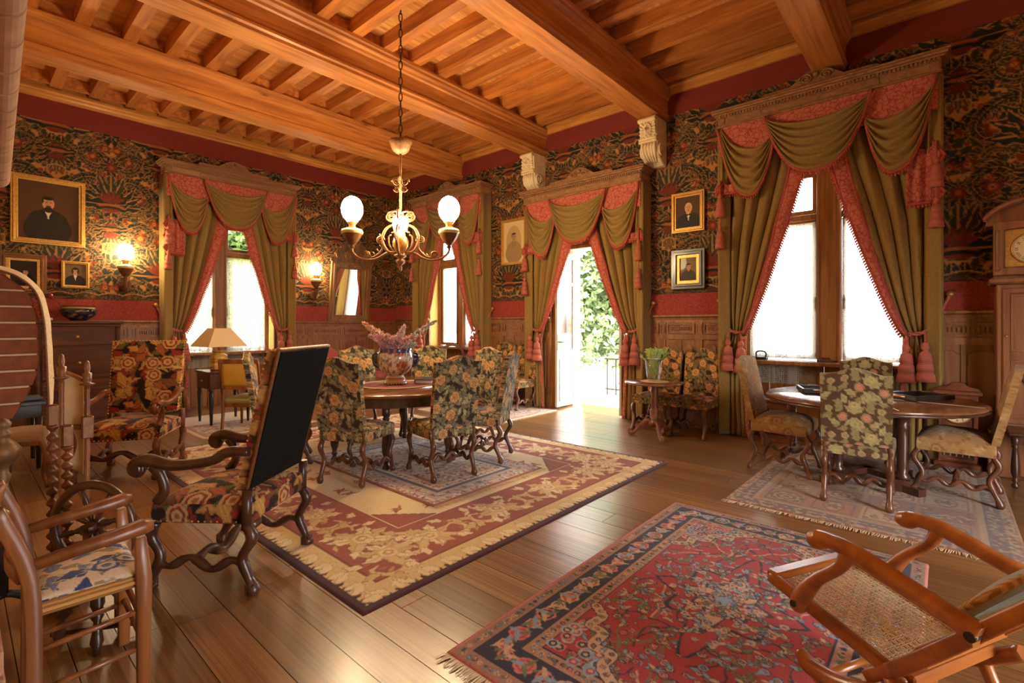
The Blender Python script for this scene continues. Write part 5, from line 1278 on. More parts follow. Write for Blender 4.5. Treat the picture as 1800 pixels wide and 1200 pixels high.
def book(x, y, z, rz, w_, d_, h_, cover, lab):
    t = thing('book', lab, 'book', (x, y, z), rz); c = plain('book_cover_'+lab[:4], cover, .5)
    for zz, hh in ((0,.006),(h_-.006,.006)): MB().box(-w_/2,w_/2,-d_/2,d_/2,zz,zz+hh).build('cover', c, t)
    MB().box(-w_/2,-w_/2+.008,-d_/2,d_/2,.006,h_-.006).build('spine', c, t); MB().box(-w_/2+.008,w_/2-.008,-d_/2+.008,d_/2-.008,.006,h_-.006).build('pages', M['paper'], t)
book(2.83, 4.74, TZ+.006, math.radians(-40), .2, .27, .05, S(92,58,44), 'thick brown book lying left of the big vase on the dining table')
book(3.52, 4.36, TZ+.006, math.radians(-62), .2, .28, .045, S(36,34,34), 'thick black book lying right of the big vase on the dining table')
# round pedestal table by the door
t = thing('pedestal_table', 'small round pedestal table by the door with fluted column and scroll feet', 'table', (5.78, 2.72, 0))
mb = MB(); mb.lathe([(.0001,.665),(.33,.672),(.36,.68),(.365,.69),(.355,.7),(.0001,.7)], 48); mb.build('tabletop', M['tabletop'], t)
mb = MB(); mb.lathe([(.06,.14),(.075,.18),(.07,.2),(.045,.22),(.055,.3),(.06,.34),(.04,.36),(.05,.38),(.035,.41),(.045,.44),(.034,.5),(.05,.58),(.04,.62),(.06,.665)], 20, lobes=10, amp=.03); mb.build('column', M['mahog'], t)
for k in range(3):
    a = math.radians(222+120*k); c, s_ = math.cos(a), math.sin(a)
    mb = MB(); mb.tube(crv([(c*r_, s_*r_, z) for r_, z in ((.05,.2),(.12,.19),(.2,.1),(.27,.035),(.31,.03),(.32,.07),(.285,.075))], 5), lin([.028,.03,.026,.024,.024,.018,.012], 31), 8); mb.build('foot', M['mahog'], t)
mb = MB(); mb.lathe([(.0001,0),(.16,0),(.175,.002),(.16,.004),(.0001,.004)], 40, lobes=20, amp=.02); o = mb.build('lace_doily', M['cream']); o.location = (5.78, 2.72, .701); tag(o, 'round cream doily under the glass vase on the pedestal table', 'doily')
t = thing('glass_vase', 'clear flared glass vase on the round pedestal table', 'vase', (5.77, 2.73, .706))
mb = MB(); mb.lathe([(.0001,0),(.068,0),(.074,.01),(.108,.28),(.1,.28),(.066,.03),(.0001,.025)], 32); mb.build('body', M['glass'], t)
mb = MB(); mb.lathe([(.104,.277),(.109,.283),(.104,.288),(.099,.283),(.104,.277)], 32); mb.build('rim', plain('glass_rim', S(236,238,234), .1, 0, .3), t)
t = thing('fern_bunch', 'bunch of light green fern leaves standing in the clear glass vase', 'plant', (5.77, 2.73, .735))
rr = random.Random(6)
for i in range(26):
    a = rr.uniform(0, 6.28); l = rr.uniform(.06,.2); tip = Vector((math.cos(a)*l, math.sin(a)*l, rr.uniform(.27,.38))); p = crv([(math.cos(a)*.02,math.sin(a)*.02,0), (math.cos(a)*.04,math.sin(a)*.04,.16), tip], 6)
    mb = MB(); mb.tube(p, .003, 4)
    for j in range(3, len(p)):
        for s_ in (-1, 1):
            for kk in (0, .33, .66):
                c = p[j]-(p[j]-p[j-1])*kk; d = Vector((-math.sin(a)*s_, math.cos(a)*s_, rr.uniform(.1,.7))).normalized()*rr.uniform(.035,.07); n_ = Vector((0,0,.013)); mb.add([c, c+d*.5+n_, c+d, c+d*.5-n_], [(0,1,2,3)])
    o = bpy.data.objects.new('frond', mb.mesh('frond', False)); COL.objects.link(o); o.data.materials.append(M['fern']); o.parent = t
# games table with two trays
t = thing('games_table', 'oval inlaid games table on dark columns near the big window', 'table', (5.45, .53, .01))
mb = MB(); mb.lathe([(.0001,.70),(.76,.70),(.8,.715),(.81,.73),(.8,.742),(.0001,.745)], 56); tt_ = mb.build('tabletop', M['tabletop'], t)
mb = MB(); mb.lathe([(.795,.695),(.812,.7),(.815,.715),(.80,.718),(.795,.695)], 64, lobes=32, amp=.008); mb.build('carved_rim', M['dark'], t)
for k in range(3):
    mb = MB(); mb.M = Matrix.Rotation(math.radians(20+60*k),4,'Z'); mb.box(-.78,.78,-.004,.004,.7445,.7462); mb.build('inlay_line', M['paper'], tt_)
mb = MB(); mb.lathe([(.28,.62),(.36,.62),(.38,.70),(.26,.70),(.28,.62)], 8, smooth=False); mb.build('apron', M['dark'], t)
for k in range(4):
    a = math.radians(235+90*k); x, y = .32*math.cos(a), .32*math.sin(a)
    mb = MB(); mb.lathe([(.05,.1),(.055,.13),(.035,.15),(.04,.2),(.045,.45),(.04,.52),(.055,.54),(.045,.56),(.06,.62)], 10, (x,y,0), lobes=5, amp=.06); mb.cbox(x,y,.05,.1,.1,.1); mb.build('column', M['dark'], t)
    mb = MB(); mb.bar((x,y,.09),(0,0,.09),.07,.05); mb.bar((x,y,.03),(x*1.5,y*1.5,.03),.08,.06); mb.build('foot_rail', M['dark'], t)
def tray(x, y, rz, w_, d_, lab):
    t = thing('tray', lab, 'tray', (x, y, .757), rz); n = 6
    mb = MB(); wring(mb, lambda a, d, z: (a, z, d), -w_/2, w_/2, -d_/2, d_/2, .025, 0, .045); mb.build('rim', M['ebony'], t, .006)
    MB().box(-w_/2+.02, w_/2-.02, -d_/2+.02, d_/2-.02, 0, .01).build('base', plain('tray_lacquer', S(60,52,48), .12, 0, .5), t)
    for s_ in (-1, 1): MB().tube(crv([(s_*(w_/2),-.06,.03),(s_*(w_/2+.035),-.03,.035),(s_*(w_/2+.035),.03,.035),(s_*(w_/2),.06,.03)], 5), .009, 6).build('handle', M['brass'], t)
tray(5.52, .93, math.radians(20), .34, .3, 'dark square lacquer tray on the left of the games table')
tray(5.6, .18, math.radians(-35), .44, .3, 'dark lacquer tray on the clock side of the games table')
# stool near the window, stool at the right edge, bench legs
def stool(x, y, rz, w_, d_, h, lab, m):
    t = thing('stool', lab, 'stool', (x, y, 0), rz)
    MB().box(-w_/2,w_/2,-d_/2,d_/2,h-.03,h).build('top', m, t, .008); MB().box(-w_/2+.03,w_/2-.03,-d_/2+.03,d_/2-.03,h-.1,h-.03).build('apron', m, t)
    for sx in (-1, 1):
        for sy in (-1, 1): mb = MB(); turned(mb, sx*(w_/2-.045), sy*(d_/2-.045), 0, h-.03, .03, 10); mb.build('leg', m, t)
        MB().bar((sx*(w_/2-.045),-d_/2+.045,.09),(sx*(w_/2-.045),d_/2-.045,.09),.025,.03).build('stretcher', m, t)
stool(6.3, 1.45, 0, .3, .36, .55, 'small reddish wooden stool below the big window sill', M['mahog'])
stool(6.24, -.66, 0, .5, .5, .48, 'dark wooden stool with turned legs beside the longcase clock', M['dark'])
# lamp table and lamp
t = thing('lamp_table', 'small dark square side table under the window lamp', 'table', (2.6, 7.88, .008), 0)
MB().box(-.29,.29,-.29,.29,.72,.745).build('top', M['dark'], t, .006); MB().box(-.27,.27,-.27,.27,.5,.72).build('drawer_box', M['dark'], t, .006)
mb = MB(); mb.box(-.276,-.27,-.22,.22,.53,.7); d_ = mb.build('drawer', M['dark'], t); mb = MB(); mb.ball((-.287,0,.61),.015,8); mb.build('knob', M['brass'], d_)
for sx in (-1, 1):
    for sy in (-1, 1): mb = MB(); mb.lathe([(.015,0),(.018,.03),(.034,.44),(.024,.46),(.036,.48),(.036,.5)], 8, (sx*.24,sy*.24,0)); mb.build('leg', M['ebony'], t)
t = thing('table_lamp', 'table lamp with pyramid cream shade on a gilded tea-caddy base', 'lamp', (2.55, 7.93, .755))
cvl = Cv(.2, .2, .006, S(196,150,84))
for k in range(50): cvl.leaf(q.uniform(0,.2), q.uniform(0,.2), .04, .008, q.uniform(0,6.3), q.choice((S(150,96,44), S(222,186,120))), .4)
mb = MB(); mb.lathe([(.105,0),(.12,.01),(.12,.02)]+[(.118,.02+.02*i) for i in range(10)]+[(.12,.2),(.075,.23),(.075,.25),(.09,.255),(.09,.285),(.0001,.29)], 8, smooth=False, cols=lambda a, w_: cvl.t(a*.12, w_*.3)); mb.build('caddy_base', M['ceramic'], t)
mb = MB(); mb.tube([(0,0,.28),(0,0,.5)], .012, 8); mb.build('stem', M['brass'], t)
mb = MB(); mb.M = Matrix.Rotation(math.radians(8),4,'Z'); a, b = .27, .11
mb.add([(-a,-a,.34),(a,-a,.34),(a,a,.34),(-a,a,.34),(-b,-b,.6),(b,-b,.6),(b,b,.6),(-b,b,.6)], [(0,1,5,4),(1,2,6,5),(2,3,7,6),(3,0,4,7)]); mb.build('shade', plain('lamp_shade', S(214,184,140), .9, 0, 0, .03), t, solid=.004)

# ================================================================== chest and bowl
t = thing('tall_chest', 'tall mahogany drop-front chest by the left wall under small portraits', 'chest', (1.15, 9.22, 0))
m = wood('chest_wood', S(66,34,18), S(110,62,34), .5, 'x', .6, .05, .1, spec=.25)
MB().box(-.45,.45,-.21,.2,.08,1.4).build('carcass', m, t, .006); MB().box(-.49,.49,-.26,.2,1.42,1.465).build('top_slab', m, t, .01); MB().box(-.46,.46,-.23,.2,1.38,1.42).build('cornice', m, t, .008); MB().box(-.47,.47,-.24,.2,0,.08).build('plinth', m, t, .006)
for k, (z0, z1, nm) in enumerate(((1.12,1.36,'drawer'),(.66,1.10,'drop_front'),(.38,.64,'drawer'),(.1,.36,'drawer'))):
    mb = MB(); mb.box(-.38,.38,-.226,-.21,z0,z1); d_ = mb.build(nm, m, t, .006)
    for xx in ((0,) if nm == 'drop_front' else (-.02,)):
        mb = MB(); mb.M = Matrix.Translation((xx,-.228,(z0+z1)/2+.0)) @ Matrix.Rotation(PI/2,4,'X'); mb.lathe([(.0001,.006),(.014,.005),(.02,0),(.022,-.003)], 12); mb.build('keyhole_plate', M['brass'], d_)
for sx in (-1, 1): mb = MB(); mb.lathe([(.03,.08),(.036,.12),(.03,.15),(.03,1.3),(.036,1.34),(.03,1.38)], 12, (sx*.42,-.2,0)); mb.build('corner_column', m, t)
cvb = Cv(.4, .2, .006, S(34,36,52))
for k in range(26): cvb.leaf(q.uniform(0,.4), q.uniform(.02,.16), .06, .009, q.uniform(0,6.3), q.choice((S(150,120,74), S(112,88,60), S(60,66,92))), .4)
mb = MB(); pb = crv([(.09,0,0),(.1,0,.01),(.17,0,.06),(.2,0,.11),(.205,0,.15),(.18,0,.19),(.19,0,.205)], 4); pb = [(v.x, v.z) for v in pb]+[(.17,.2),(.19,.14),(.1,.03),(.0001,.02)]
mb.lathe(pb, 32, cols=lambda a, w_: S(176,150,110) if .62 < w_ < .72 else cvb.t(a*.13, w_*.25), lobes=8, amp=.015); o = mb.build('glazed_bowl', M['ceramic']); o.location = (1.17, 9.2, 1.466); tag(o, 'dark blue glazed bowl with gold flowers on top of the tall chest', 'bowl')
t = thing('bell_pull', 'small red ball on a bent wire stand at the near end of the chest', 'ornament', (.83, 9.1, 1.466))
mb = MB(); mb.tube(crv([(0,0,0),(.02,0,.1),(.14,0,.16),(.1,0,.26),(.03,0,.3)], 6), .005, 6); mb.build('wire', M['iron'], t); mb = MB(); mb.ball((.03,0,.33),.038,12); mb.build('ball', plain('red_lacquer', S(140,40,44), .25, 0, .4), t); mb = MB(); mb.box(-.04,.06,-.02,.02,.0,.035); mb.build('base', M['paper'], t, .01)

# ================================================================== pictures, mirror, sconces
def portrait(w_, h_, px, bgc, fx, fy, k, skin, hair, coat, shirt=S(222,206,176), beard=False, bald=False, bow=False, long_hair=False, turn=0, oval=None):
    c = Cv(w_, h_, px, bgc, False); dk = lambda a, f: tuple(x*f for x in a)
    c.ell(fx, fy+.3*k, w_*.6, h_*.45, 0, dk(bgc, 1.35), .35)
    if oval: c.a[:] = oval; c.ell(w_/2, h_/2, w_*.36, h_*.4, 0, bgc)
    if long_hair: c.ell(fx, fy+.15*k, k*.95, k*1.2, 0, hair)
    c.ell(fx+turn*.15*k, fy-3.1*k, k*2.5, k*2.15, 0, coat); c.ell(fx+turn*.1*k, fy-4.2*k, k*2.9, k*2.6, 0, coat)
    c.ell(fx, fy-1.0*k, k*.45, k*.55, 0, dk(skin, .8))
    if shirt: c.leaf(fx+.05*k, fy-2.5*k, 1.7*k, .5*k, PI/2, shirt, .05)
    for s_ in (-1, 1): c.leaf(fx+s_*.15*k, fy-2.6*k, 1.7*k, .22*k, PI/2+s_*-.32, dk(coat, .75))
    c.ell(fx, fy, k*.72, k, 0, skin); c.ell(fx-turn*.28*k, fy-.1*k, k*.42, k*.8, 0, dk(skin, 1.12), .5); c.ell(fx+turn*.45*k, fy-.1*k, k*.3, k*.8, 0, dk(skin, .72), .6)
    c.ell(fx+.72*k*(turn or 1), fy-.05*k, k*.13, k*.24, 0, dk(skin, .8))
    if not bald:
        c.ell(fx+turn*.12*k, fy+.86*k, k*.7, k*.3, 0, hair); c.ell(fx+(.66 if turn > 0 else -.66)*k, fy+.4*k, k*.13, k*.4, 0, hair)
        if long_hair: c.ell(fx-.62*k, fy+.1*k, k*.22, k*.7, .1, hair); c.ell(fx+.62*k, fy+.1*k, k*.22, k*.7, -.1, hair)
    for s_ in (-1, 1):
        ex = fx-turn*.16*k+s_*.28*k; c.ell(ex, fy+.1*k, .13*k, .06*k, 0, dk(skin, .35)); c.ell(ex, fy+.27*k, .18*k, .045*k, s_*-.1, dk(hair, .9) if not bald else dk(skin, .5))
    c.leaf(fx-turn*.2*k, fy-.28*k, .42*k, .07*k, PI/2, dk(skin, .78)); c.ell(fx-turn*.18*k, fy-.28*k, .13*k, .06*k, 0, dk(skin, .6))
    c.ell(fx-turn*.14*k, fy-.5*k, .24*k, .05*k, 0, S(120,60,50))
    if beard: c.ell(fx-turn*.1*k, fy-.98*k, k*.52, k*.5, 0, hair); c.ell(fx-turn*.15*k, fy-.42*k, k*.36, k*.09, 0, dk(hair, .8)); c.ell(fx-turn*.14*k, fy-.54*k, k*.16, k*.05, 0, S(110,60,48))
    if bow:
        for s_ in (-1, 1): c.leaf(fx, fy-1.35*k, .55*k, .2*k, PI/2-s_*PI/2+.1, S(24,22,22))
    return c.noise(.05)
def framed(name, W, a0, a1, z0, z1, fw, fm, cv, label, flip=False, dep=.045, inner=None, tilt=0, cat='picture', slip=None):
    c = ((a0+a1)/2, (z0+z1)/2); loc = Vector(W(c[0], .0, z0)); t = thing(name, label, cat, loc)
    def TW(a, d, z): return W(a, d+tilt*(z-z0)+.018, z)
    for k, (e0, e1, d0, d1) in enumerate(((0, .3, 0, dep*.75), (.3, .62, 0, dep), (.62, 1, 0, dep*.6))):
        mb = nb(loc); wring(mb, TW, a0+fw*e0, a1-fw*e0, z0+fw*e0, z1-fw*e0, fw*(e1-e0), d0, d1); mb.build('frame_moulding', (fm, fm, inner or fm)[k], t, .004)
    w_, h_ = a1-a0-2*fw, z1-z0-2*fw; nx, ny = cv.nx-1, cv.ny-1
    A, Z = np.meshgrid(np.linspace(0, w_, nx+1), np.linspace(0, h_, ny+1)); P = TW(a0+fw+A, dep*.3, z0+fw+Z); P = np.stack([np.broadcast_to(p_, A.shape) for p_ in P], -1)-np.array(loc)
    fast_grid('painting', P, cv.get((w_-A if flip else A)/w_*cv.w, Z/h_*cv.h), M['paint'], t)
    mb = nb(loc); wbox(mb, TW, a0+fw*.5, a1-fw*.5, 0, dep*.2, z0+fw*.5, z1-fw*.5); mb.build('backing', M['ebony'], t)
    return t
skin = S(202,150,110)
framed('portrait_painting', WL, .5, 1.27, 2.53, 3.47, .075, M['gilt'], portrait(.62, .79, .006, S(84,54,32), .3, .5, .085, skin, S(46,32,24), S(44,36,30), beard=True, turn=-.2), 'large gilt-framed portrait of a bearded man in a dark suit', tilt=.03)
framed('portrait_painting', WL, .40, .86, 1.84, 2.38, .1, M['gilt_dark'], portrait(.26, .34, .004, S(44,32,26), .15, .19, .034, skin, S(34,26,22), S(26,22,20), turn=.2), 'dark portrait of a man in a wide bronze frame beside the brick fireplace', inner=M['gilt'])
framed('portrait_painting', WL, 1.01, 1.32, 1.94, 2.325, .04, M['gilt'], portrait(.23, .3, .004, S(112,84,54), .115, .19, .046, skin, S(50,34,26), S(46,36,30), long_hair=True), 'small gilt-framed portrait of a long-haired person in a white shirt')
framed('oval_portrait', WR, 5.58, 6.17, 2.5, 3.33, .05, M['gilt'], portrait(.5, .73, .006, S(186,158,112), .25, .45, .07, S(176,140,100), S(80,60,42), S(158,130,90), shirt=None, oval=S(214,190,140)), 'portrait in a cream oval mount and thin gilt frame left of the door', flip=True)
framed('portrait_painting', WR, 2.44, 2.9, 2.69, 3.245, .065, M['gilt'], portrait(.33, .425, .005, S(80,58,40), .17, .27, .07, S(214,168,124), S(120,100,80), S(48,46,44), bald=True, bow=True, turn=.2), 'gilt-framed portrait of a bald man in a bow tie, upper of the pair', flip=True)
framed('portrait_painting', WR, 2.43, 2.9, 1.9, 2.45, .12, M['ebony'], portrait(.23, .31, .004, S(122,100,66), .12, .19, .04, S(204,150,112), S(60,42,28), S(70,66,56), shirt=None, turn=-.3), 'portrait of a woman in a wide dark frame, lower of the pair', flip=True, inner=M['gilt'], dep=.06)
# mirror
loc = Vector((5.5, YL, 1.48)); t = thing('wall_mirror', 'carved wooden wall mirror with tall openwork crest above the settee', 'mirror', loc)
def TW(a, d, z): return WL(a, d+.03+.12*(z-1.48), z)
fr_ = wood('mirror_frame', S(112,78,44), S(160,120,74), .45, 'z', 1)
for e0, e1, d1 in ((0,.05,.05),(.05,.1,.065),(.1,.135,.035)):
    mb = nb(loc); wring(mb, TW, 5.04+e0, 5.97-e0, 1.48+e0, 2.7-e0, e1-e0, 0, d1); mb.build('frame_moulding', fr_, t, .006)
mb = nb(loc); wbox(mb, TW, 5.17, 5.84, .012, .016, 1.61, 2.57); mb.build('glass', M['mirror'], t)
mb = nb(loc); wprism(mb, TW, [(5.02,2.7),(5.99,2.7),(5.99,2.76),(5.88,2.8),(5.86,2.95),(5.76,3.06),(5.66,3.1),(5.6,3.22),(5.5,3.28),(5.41,3.22),(5.34,3.1),(5.24,3.06),(5.14,2.95),(5.12,2.8),(5.02,2.76)], .0, .03); cr = mb.build('crest', fr_, t, .008)
rr = random.Random(2)
for s_ in (-1, 1):
    for cx, cz, R in ((.32,2.84,.09),(.2,2.98,.09),(.1,3.12,.07),(.12,2.84,.08)):
        mb = nb(loc); mb.tube([TW(5.505+s_*(cx+R*math.cos(k*.5)*(1-k/28)), .04, cz+R*math.sin(k*.5)*(1-k/28)) for k in range(25)], .014, 5); mb.build('scroll', fr_, cr)
def font_lamp(t, c, r_, gm, par=None):
    """oil-lamp font, burner and opal globe on an arm end"""
    mb = MB(); mb.lathe([(.012,-.17),(.03,-.16),(.018,-.14),(.04,-.12),(r_*.75,-.06),(r_*.95,-.01),(r_,0)], 18, c, lobes=9, amp=.05); mb.build('font_basket', M['gilt_dark'], t)
    mb = MB(); mb.lathe([(r_*1.02,-.012),(r_*1.08,.012),(r_*.98,.035),(r_*.6,.05),(.03,.055)], 24, c); mb.build('font', plain('cream_enamel', S(226,204,150), .3, 0, .3), t)
    mb = MB(); mb.lathe([(.034,.05),(.04,.07),(.034,.085),(.045,.1),(.056,.118)], 16, c); mb.build('burner', M['brass'], t)
    k_ = r_/.11; g_ = []
    for i in range(15):
        q_ = 1.09*i/14; e_ = r_*1.06*math.sqrt(max(0, 1-((q_-.55)/.56)**2)); g_.append((max(.5*r_, e_) if q_ < .3 else e_, .118*1.0+.255*k_*q_))
    g_ += [(.02,.118+.255*k_*1.085),(.0001,.118+.255*k_*1.075)]
    mb = MB(); mb.lathe(g_, 24, c, lobes=6, amp=.012); mb.build('globe', gm, t)
for x, lab in ((1.72, 'oil-lamp wall sconce with round globe beside the small portrait'), (4.73, 'oil-lamp wall sconce with round globe between window curtain and wall mirror')):
    t = thing('wall_sconce', lab, 'wall lamp', (x, YL, 2.2), 0, 'oil-lamp sconces on the papered wall')
    font_lamp(t, (0,-.17,.07), .1, M['globe2'])
    mb = MB(); mb.M = Matrix.Translation((0,-.02,-.22)) @ Matrix.Rotation(PI/2,4,'X'); mb.lathe([(.05,-.01),(.06,0),(.04,.02),(.0001,.03)], 14); mb.build('wall_plate', M['gilt_dark'], t)
    mb = MB(); mb.tube(crv([(0,-.03,-.22),(0,-.09,-.3),(0,-.16,-.22),(0,-.17,-.1)], 6), lin([.014,.012,.02,.028], 19), 8); mb.build('arm', M['gilt_dark'], t)
    for s_ in (-1, 1): mb = MB(); mb.tube([(s_*(.03+.04*math.cos(k*.5)*(1-k/24)), -.12, -.18+.05*math.sin(k*.5)*(1-k/24)) for k in range(22)], .008, 5); mb.build('scroll', M['gilt_dark'], t)
# chandelier
CX, CY = 3.23, 4.47; t = thing('chandelier', 'brass oil-lamp chandelier with two glowing globes over the dining table', 'chandelier', (CX, CY, 0))
E1 = Vector((.661,-.7504,0)); E2 = Vector((.7504,.661,0)); pt = lambda s_, z, E=E1: Vector((0,0,z))+E*s_
mb = MB()
for k in range(17):
    z = 3.46+k*.087; ax = E1 if k % 2 else E2
    mb.tube([Vector((0,0,z))+ax*(.018*math.cos(j*PI/6))+Vector((0,0,.05*math.sin(j*PI/6))) for j in range(13)], .006, 5, cap=False)
mb.build('chain', M['iron'], t, kind='stuff')
mb = MB(); mb.lathe([(.0001,3.27),(.05,3.28),(.085,3.31),(.1,3.36),(.125,3.41),(.118,3.415),(.09,3.36),(.03,3.34)], 20, lobes=10, amp=.05); mb.build('smoke_bell', M['bronze'], t)
mb = MB(); mb.tube([(0,0,2.62),(0,0,3.46)], .014, 8); mb.build('rod', M['bronze'], t)
def spiral(E, s0, z0, R, sg, r_=.011, up=1, n=26, turns=.5): return [pt(s0+sg*R*math.cos(k*turns)*(1-k/(n+6)), z0+up*R*math.sin(k*turns)*(1-k/(n+6)), E) for k in range(n)]
for E in (E1, E2):
    for sg in (-1, 1):
        mb = MB(); mb.tube(spiral(E, sg*.045, 2.97, .05, sg), .008, 5); mb.tube(spiral(E, sg*.04, 2.89, .035, sg, up=-1), .007, 5); mb.build('rod_scroll', M['bronze'], t)
        mb = MB(); mb.tube(crv([pt(sg*.04,2.16,E), pt(sg*.15,2.22,E), pt(sg*.2,2.34,E), pt(sg*.16,2.45,E), pt(sg*.09,2.49,E), pt(sg*.07,2.43,E), pt(sg*.1,2.41,E)], 6), lin([.014,.017,.016,.015,.012,.01,.008], 37), 6); mb.build('cage_scroll', M['bronze'], t)
        mb = MB(); mb.tube(crv([pt(sg*.06,2.2,E), pt(sg*.12,2.27,E), pt(sg*.13,2.36,E), pt(sg*.1,2.39,E)], 6), .009, 6); mb.build('inner_scroll', M['bronze'], t); mb = MB(); mb.tube([pt(0,2.63,E), pt(sg*.06,2.65,E), pt(sg*.13,2.63,E)]+spiral(E, sg*.1, 2.585, .05, sg, up=-1)[0:], .012, 6); mb.build('crown_scroll', M['bronze'], t)
        mb = MB(); mb.tube(spiral(E, sg*.22, 2.33, .045, -sg), .01, 5); mb.build('leaf_scroll', M['bronze'], t)
mb = MB(); mb.lathe([(.0001,1.98),(.012,2.0),(.02,2.03),(.01,2.05),(.045,2.08),(.05,2.11),(.03,2.13),(.06,2.15),(.065,2.17),(.03,2.18)], 14, lobes=7, amp=.08); mb.build('bottom_finial', M['bronze'], t)
mb = MB(); mb.lathe([(.02,2.17),(.05,2.2),(.085,2.27),(.088,2.31),(.07,2.36),(.04,2.39),(.03,2.42)], 18); mb.build('centre_font', M['brass'], t)
mb = MB(); mb.lathe([(.035,2.42)]+[(.04+.045*math.sin(PI*i/10), 2.42+.17*i/10) for i in range(1, 11)], 18); mb.build('centre_globe', M['globe'], t)
for sg in (-1, 1):
    o = bpy.data.objects.new('lamp_arm', None); COL.objects.link(o); o.parent = t
    mb = MB(); p = crv([pt(sg*.05,2.2), pt(sg*.15,2.19), pt(sg*.26,2.13), pt(sg*.36,2.115), pt(sg*.46,2.14), pt(sg*.525,2.2), pt(sg*.53,2.27)], 6); mb.tube(p, .014, 7); mb.build('bracket', M['bronze'], o)
    mb = MB(); p = crv([pt(sg*.2,2.36), pt(sg*.2,2.24), pt(sg*.27,2.16), pt(sg*.36,2.13)], 6); mb.tube(p, .01, 6)
    for k in range(6): mb.tube([p[3*k]+Vector((0,0,.0)), p[3*k]+E1*(sg*.0-.03)+Vector((0,0,.04))], .007, 5)
    mb.tube(spiral(E1, sg*.37, 2.17, .04, sg), .01, 5); mb.build('leaf_sprays', M['bronze'], o)
    font_lamp(o, tuple(pt(sg*.53, 2.41)), .11, M['globe'])

# ================================================================== clocks
def dial(parent, R, roman, P):
    """P(a,d,z): local dial plane"""
    mb = MB(); mb.add([P(R*math.cos(k*PI/24), .0, R*math.sin(k*PI/24)) for k in range(48)]+[P(R*math.cos(k*PI/24), -.006, R*math.sin(k*PI/24)) for k in range(48)], [tuple(range(48))]+[(k,48+k,48+(k+1) % 48,(k+1) % 48) for k in range(48)]); d_ = mb.build('dial', plain('dial_enamel', S(232,212,160), .4), parent)
    mb = MB(); mb.tube([P(R*1.03*math.cos(k*PI/24), .004, R*1.03*math.sin(k*PI/24)) for k in range(49)], R*.06, 6, cap=False); mb.build('bezel', M['brass'], parent)
    rn = ['XII','I','II','III','IIII','V','VI','VII','VIII','IX','X','XI'] if roman else ['12']+[str(k) for k in range(1, 12)]
    for k, s_ in enumerate(rn):
        a = PI/2-k*PI/6; cu = bpy.data.curves.new('numeral', 'FONT'); cu.body = s_; cu.size = R*(.26 if roman else .32); cu.align_x = 'CENTER'; cu.align_y = 'CENTER'; cu.extrude = .0008
        tmp = bpy.data.objects.new('tmp', cu); COL.objects.link(tmp); me = bpy.data.meshes.new_from_object(tmp.evaluated_get(bpy.context.evaluated_depsgraph_get())); bpy.data.objects.remove(tmp)
        o = bpy.data.objects.new('numeral', me); COL.objects.link(o); o.parent = d_; me.materials.clear(); me.materials.append(M['ebony'])
        p0 = Vector(P(R*.78*math.cos(a), .002, R*.78*math.sin(a))); ex = (Vector(P(1,0,0))-Vector(P(0,0,0))).normalized(); ez = (Vector(P(0,0,1))-Vector(P(0,0,0))).normalized(); en = ex.cross(ez)
        th = a-PI/2 if roman else 0; ax_ = ex*math.cos(th)+ez*math.sin(th); ay_ = ez*math.cos(th)-ex*math.sin(th)
        o.matrix_local = Matrix.Translation(p0) @ Matrix((ax_, ay_, en)).transposed().to_4x4()
    for ln, wd, an in ((.72,.035,math.radians(52)),(.5,.05,math.radians(140))):
        mb = MB(); mb.tube([P(0,.004,0), P(R*ln*math.cos(an),.004,R*ln*math.sin(an))], [R*wd, R*wd*.4], 4); mb.build('hand', M['ebony'], d_)
t = thing('longcase_clock', 'tall carved oak longcase clock with arched hood at the end of the window wall', 'clock', (6.55, -.6, 0)); m = M['clockwood']
X0 = -.14   # front plane
MB().box(X0-.03,.18,-.3,.3,0,.42).build('plinth', m, t, .01); MB().box(X0,.17,-.24,.24,.42,1.78).build('trunk', m, t, .008)
MB().box(X0-.05,.18,-.29,.29,1.78,1.84).build('waist_moulding', m, t, .015); MB().box(X0-.04,.18,-.28,.28,.42,.46).build('plinth_moulding', m, t, .012)
Q = lambda a, d, z: (X0-d, -a, z)
mb = MB(); wring(mb, Q, -.2, .2, .5, 1.74, .05, 0, .022); d_ = mb.build('door', m, t, .006)
for z0, z1 in ((.56,1.08),(1.16,1.68)): mb = MB(); wring(mb, Q, -.15, .15, z0, z1, .02, 0, .016); mb.build('panel_moulding', m, d_, .004); mb = MB(); wbox(mb, Q, -.13, .13, 0, .008, z0+.02, z1-.02); mb.build('panel', m, d_)
mb = MB(); wbox(mb, Q, -.15, .15, 0, .02, 1.08, 1.16); mb.build('cross_rail', m, d_)
mb = MB(); mb.tube([Q(.075*math.cos(k*PI/12), .02, .95+.1*math.sin(k*PI/12)) for k in range(25)], .012, 6, cap=False); mb.build('lens_ring', M['dark'], d_)
mb = MB(); mb.ball(Q(-.175,.03,1.3), .014, 8); mb.build('door_knob', M['brass'], d_)
MB().box(X0+.05,.17,-.25,.25,1.84,2.42).build('hood_case', m, t, .006)
mb = MB(); wring(mb, Q, -.26, .26, 1.86, 2.36, .075, -.06, .0); h_ = mb.build('hood_door', m, t, .008)
mb = MB(); wbox(mb, Q, -.19, .19, -.02, -.015, 1.93, 2.29); mb.build('pane', M['glass'], h_)
arc = [(.31*math.cos(PI*k/16), 2.36+.17*max(0, math.sin(PI*k/16))**1.3) for k in range(17)]
mb = MB(); wprism(mb, Q, [(.31,2.33)]+arc+[(-.31,2.33)], -.3, -.02); mb.build('arch_pediment', m, t, .004)
for k, (e, d) in enumerate(((.02,.02),(.045,.045))):
    mb = MB(); mb.tube([Q(a*(1+e*.6), d-.01, z+e*.4) for a, z in arc], .022, 6); mb.build('arch_moulding', m, t)
